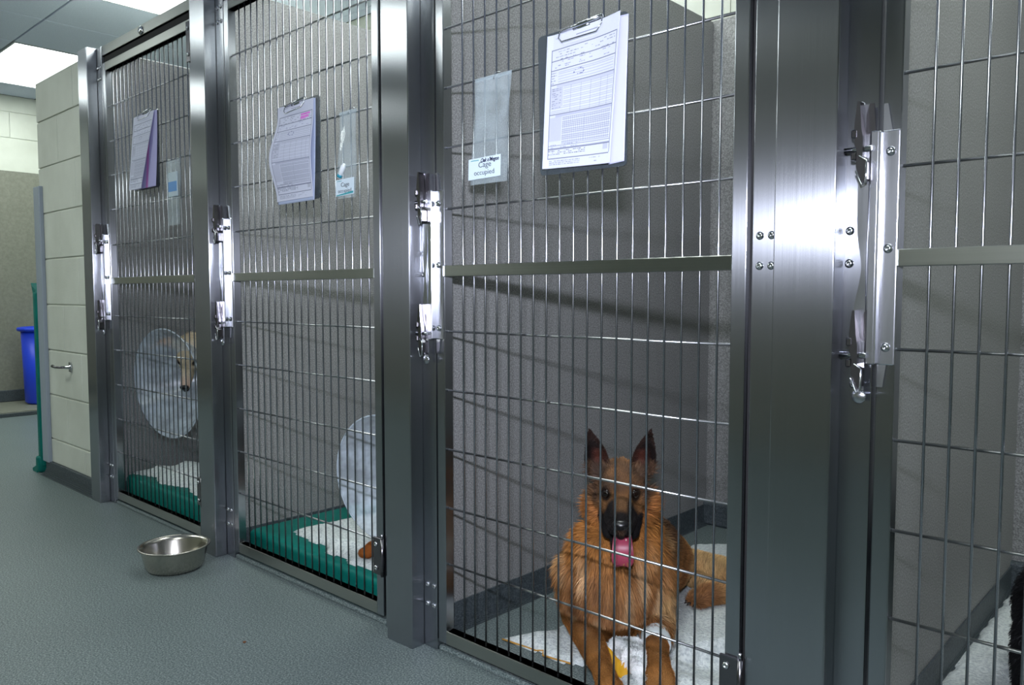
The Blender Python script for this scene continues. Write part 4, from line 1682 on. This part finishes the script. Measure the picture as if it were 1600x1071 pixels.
# pale gold dog in the leftmost kennel, sitting, head bowed in a cone
def gold_dog():
    V = Vector
    H = frame((.42, -.40, -.82), math.radians(-3))
    f, l, u = H.col[0], H.col[1], H.col[2]
    O = V((-3.665, .300, .640)) - f * .05
    caps = head_caps(O, H)

    def h(x, y, z):
        return O + H @ Vector((x, y, z))
    caps += [(h(-.03, -.045, .03), .028, h(-.035, -.10, .055), .020), (h(-.035, -.10, .055), .020, h(-.01, -.175, .035), .009),
             (h(-.03, .045, .03), .028, h(-.035, .10, .055), .020), (h(-.035, .10, .055), .020, h(-.01, .165, .02), .010)]
    N0 = h(-.06, 0, -.01)
    CH = V((-3.50, .62, .40))
    caps += [(N0, .062, CH + V((-.04, -.03, .12)), .085), (CH + V((0, 0, .08)), .115, CH + V((.05, .10, -.10)), .13),
             (CH + V((.03, .04, 0)), .13, V((-3.35, .82, .26)), .13),
             (CH + V((-.02, -.06, -.02)), .06, V((-3.50, .52, .22)), .038), (V((-3.50, .52, .22)), .034, V((-3.50, .50, .165)), .03),
             (CH + V((.12, .02, -.02)), .06, V((-3.37, .56, .22)), .038), (V((-3.37, .56, .22)), .034, V((-3.37, .54, .165)), .03),
             (V((-3.33, .80, .24)), .10, V((-3.22, .66, .20)), .06), (V((-3.45, .86, .24)), .10, V((-3.50, .74, .20)), .06),
             (V((-3.22, .66, .19)), .04, V((-3.22, .58, .165)), .028), (V((-3.50, .74, .19)), .04, V((-3.53, .66, .165)), .028)]
    caps += paw_caps(V((-3.50, .50, .165)), V((-3.50, .45, .163)), .028, .014) + paw_caps(V((-3.37, .54, .165)), V((-3.37, .49, .163)), .028, .014)
    hm, On = np.array(H), np.array(O)

    def col(P):
        q = (P - On) @ hm
        n = cnoise(P, 30, 3)
        c = np.tile(Sn((214, 198, 168)), (len(P), 1))
        c = mixc(c, (228, 214, 190), sm(.0, .4, n))
        ear = sm(.06, .09, np.abs(q[:, 1])) * sm(.25, .2, np.linalg.norm(q, axis=1))
        c = mixc(c, (206, 146, 84), ear * .9)
        c = mixc(c, (226, 190, 172), sm(.10, .15, q[:, 0]) * .7)
        e = np.sqrt((q[:, 0] - .048) ** 2 + (np.abs(q[:, 1]) - .033) ** 2 + (q[:, 2] - .01) ** 2)
        c = mixc(c, (60, 40, 34), sm(.022, .012, e))
        return c

    def ln(P):
        q = (P - On) @ hm
        return .007 + .014 * sm(.0, -.06, q[:, 0])

    def fl(P):
        return np.tile(np.array([.1, .4, -.8]), (len(P), 1))
    ref = V((-3.45, .65, .1305))
    root, body = gen_dog('dog', 'pale golden dog with its head bowed inside a clear plastic cone', ref, caps, [], col, ln, fl, 24000, 21, (O, H), voxel=.0065)
    mb = MB()        # dark parted lips
    for (a, ra, b, rb) in ((h(.10, 0, -.050), .020, h(.158, 0, -.052), .015),):
        vs = [mb.bm.verts.new(v - ref) for v in cap_verts(a, ra) + cap_verts(b, rb)]
        res = bmesh.ops.convex_hull(mb.bm, input=vs)
        bmesh.ops.delete(mb.bm, geom=[g for g in res['geom_interior'] if isinstance(g, bmesh.types.BMVert)], context='VERTS')
    mb.build('lips', M['mouth'], body, smooth=True)
    ax = V((.16, -.98, -.05)).normalized()
    cone_mesh('cone_collar', V((-3.60, .385, .575)), ax, .085, .250, .235, root, ref)


gold_dog()


# tricolour dog in the second kennel: lies by the post, its cone edge and one forepaw in view
def beagle():
    V = Vector
    H = frame((.40, -.90, -.2))
    O = V((-2.045, .285, .400))
    caps = head_caps(O, H)

    def h(x, y, z):
        return O + H @ Vector((x, y, z))
    for s in (1, -1):
        caps += [(h(-.03, .05 * s, .02), .026, h(-.02, .085 * s, -.03), .016), (h(-.02, .085 * s, -.03), .016, h(.0, .085 * s, -.10), .016)]
    CH = V((-1.86, .55, .23))
    caps += [(h(-.05, 0, -.03), .058, CH + V((0, 0, .04)), .085), (CH, .105, V((-1.82, .95, .21)), .105),
             (CH + V((-.04, -.04, -.04)), .06, V((-2.0, .40, .135)), .035), (V((-2.0, .40, .135)), .032, V((-2.060, .24, .130)), .026),
             (CH + V((.04, -.05, -.04)), .055, V((-1.86, .42, .135)), .035), (V((-1.86, .42, .135)), .030, V((-1.975, .24, .127)), .025),
             (V((-1.80, .95, .19)), .10, V((-1.78, .80, .15)), .06), (V((-1.90, .97, .19)), .09, V((-1.97, .84, .14)), .055),
             (V((-1.97, .84, .125)), .03, V((-1.98, .72, .12)), .024)]
    caps += paw_caps(V((-2.060, .24, .130)), V((-2.072, .150, .127)), .027, .012) + paw_caps(V((-1.975, .24, .127)), V((-1.995, .150, .125)), .023, .011)
    On, hm = np.array(O), np.array(H)

    def col(P):
        n = cnoise(P, 18, 7)
        c = np.tile(Sn((150, 84, 34)), (len(P), 1))
        c = mixc(c, (22, 20, 22), sm(.20, .26, P[:, 2] + .03 * n) * sm(.40, .55, P[:, 1]))
        q = (P - On) @ hm
        c = mixc(c, (222, 222, 220), sm(.016, .008, np.abs(q[:, 1])) * sm(.2, .17, np.linalg.norm(q, axis=1)))
        c = mixc(c, (20, 18, 20), sm(.03, .05, np.abs(q[:, 1])) * sm(.15, .12, np.linalg.norm(q, axis=1)) * .9)
        return c
    ref = V((-1.87, .55, .105))
    root, body = gen_dog('dog', 'tricolour dog in a clear cone, mostly hidden by the post of the second kennel', ref, caps, [], col,
                         lambda P: np.full(len(P), .009), lambda P: np.tile(np.array([.1, .6, -.4]), (len(P), 1)), 20000, 22, (O, H), voxel=.006)
    ax = V((.14, -.98, -.03)).normalized()
    cone_mesh('cone_collar', V((-2.03, .385, .385)), ax, .075, .205, .235, root, ref)
    # pink bandage band beside the paw
    mb = MB()
    mb.lathe([(.030, -.022), (.034, -.018), (.0345, .018), (.030, .022)], (0, 0, 0), 24)
    q = V((-.1, -1, -.06)).normalized().to_track_quat('Z', 'Y').to_matrix().to_4x4()
    mb.bm.transform(Matrix.Translation(V((-1.985, .195, .128)) - ref) @ q)
    b = mb.build('bandage', simple('bandage_pink', (214, 60, 104), .8), root, smooth=True)
    b['label'] = 'pink bandage round the foreleg'


beagle()


def black_dog():
    V = Vector
    H = frame((.3, -.9, -.1))
    O = V((-.14, .42, .50))
    caps = head_caps(O, H)

    def h(x, y, z):
        return O + H @ Vector((x, y, z))
    for s in (1, -1):
        caps += [(h(-.03, .05 * s, .02), .026, h(-.02, .085 * s, -.03), .018), (h(-.02, .085 * s, -.03), .018, h(-.01, .085 * s, -.08), .014)]
    CH = V((-.205, .60, .30))
    caps += [(h(-.05, 0, -.03), .065, CH + V((.02, 0, .08)), .10), (CH, .135, V((-0.205, .78, .19)), .15), (V((-0.205, .78, .19)), .15, V((-0.165, 1.0, .17)), .14),
             (CH + V((-.06, -.06, -.05)), .065, V((-0.275, .50, .14)), .042), (V((-0.275, .50, .14)), .038, V((-0.280, .48, .045)), .03),
             (CH + V((.07, -.06, -.05)), .065, V((-0.135, .50, .14)), .042), (V((-0.135, .50, .14)), .038, V((-0.135, .48, .045)), .03),
             (V((-0.255, .90, .16)), .11, V((-0.290, .74, .12)), .075), (V((-0.125, .92, .16)), .11, V((-0.025, .78, .12)), .07),
             (V((-0.290, .74, .08)), .04, V((-0.295, .62, .04)), .028), (V((-0.025, .78, .08)), .04, V((-0.015, .66, .04)), .028)]
    caps += paw_caps(V((-0.280, .48, .045)), V((-0.285, .41, .040)), .028, .014) + paw_caps(V((-0.135, .48, .045)), V((-0.135, .41, .040)), .028, .014)
    caps += paw_caps(V((-0.295, .62, .04)), V((-0.300, .57, .038)), .027, .014)
    ref = V((-0.205, .7, .014))
    gen_dog('dog', 'black dog sitting at the right edge of the rightmost kennel', ref, caps, [], lambda P: np.tile(Sn((18, 18, 22)), (len(P), 1)),
            lambda P: np.full(len(P), .014), lambda P: np.tile(np.array([.0, .3, -.8]), (len(P), 1)), 24000, 23, (O, H), voxel=.007)


black_dog()
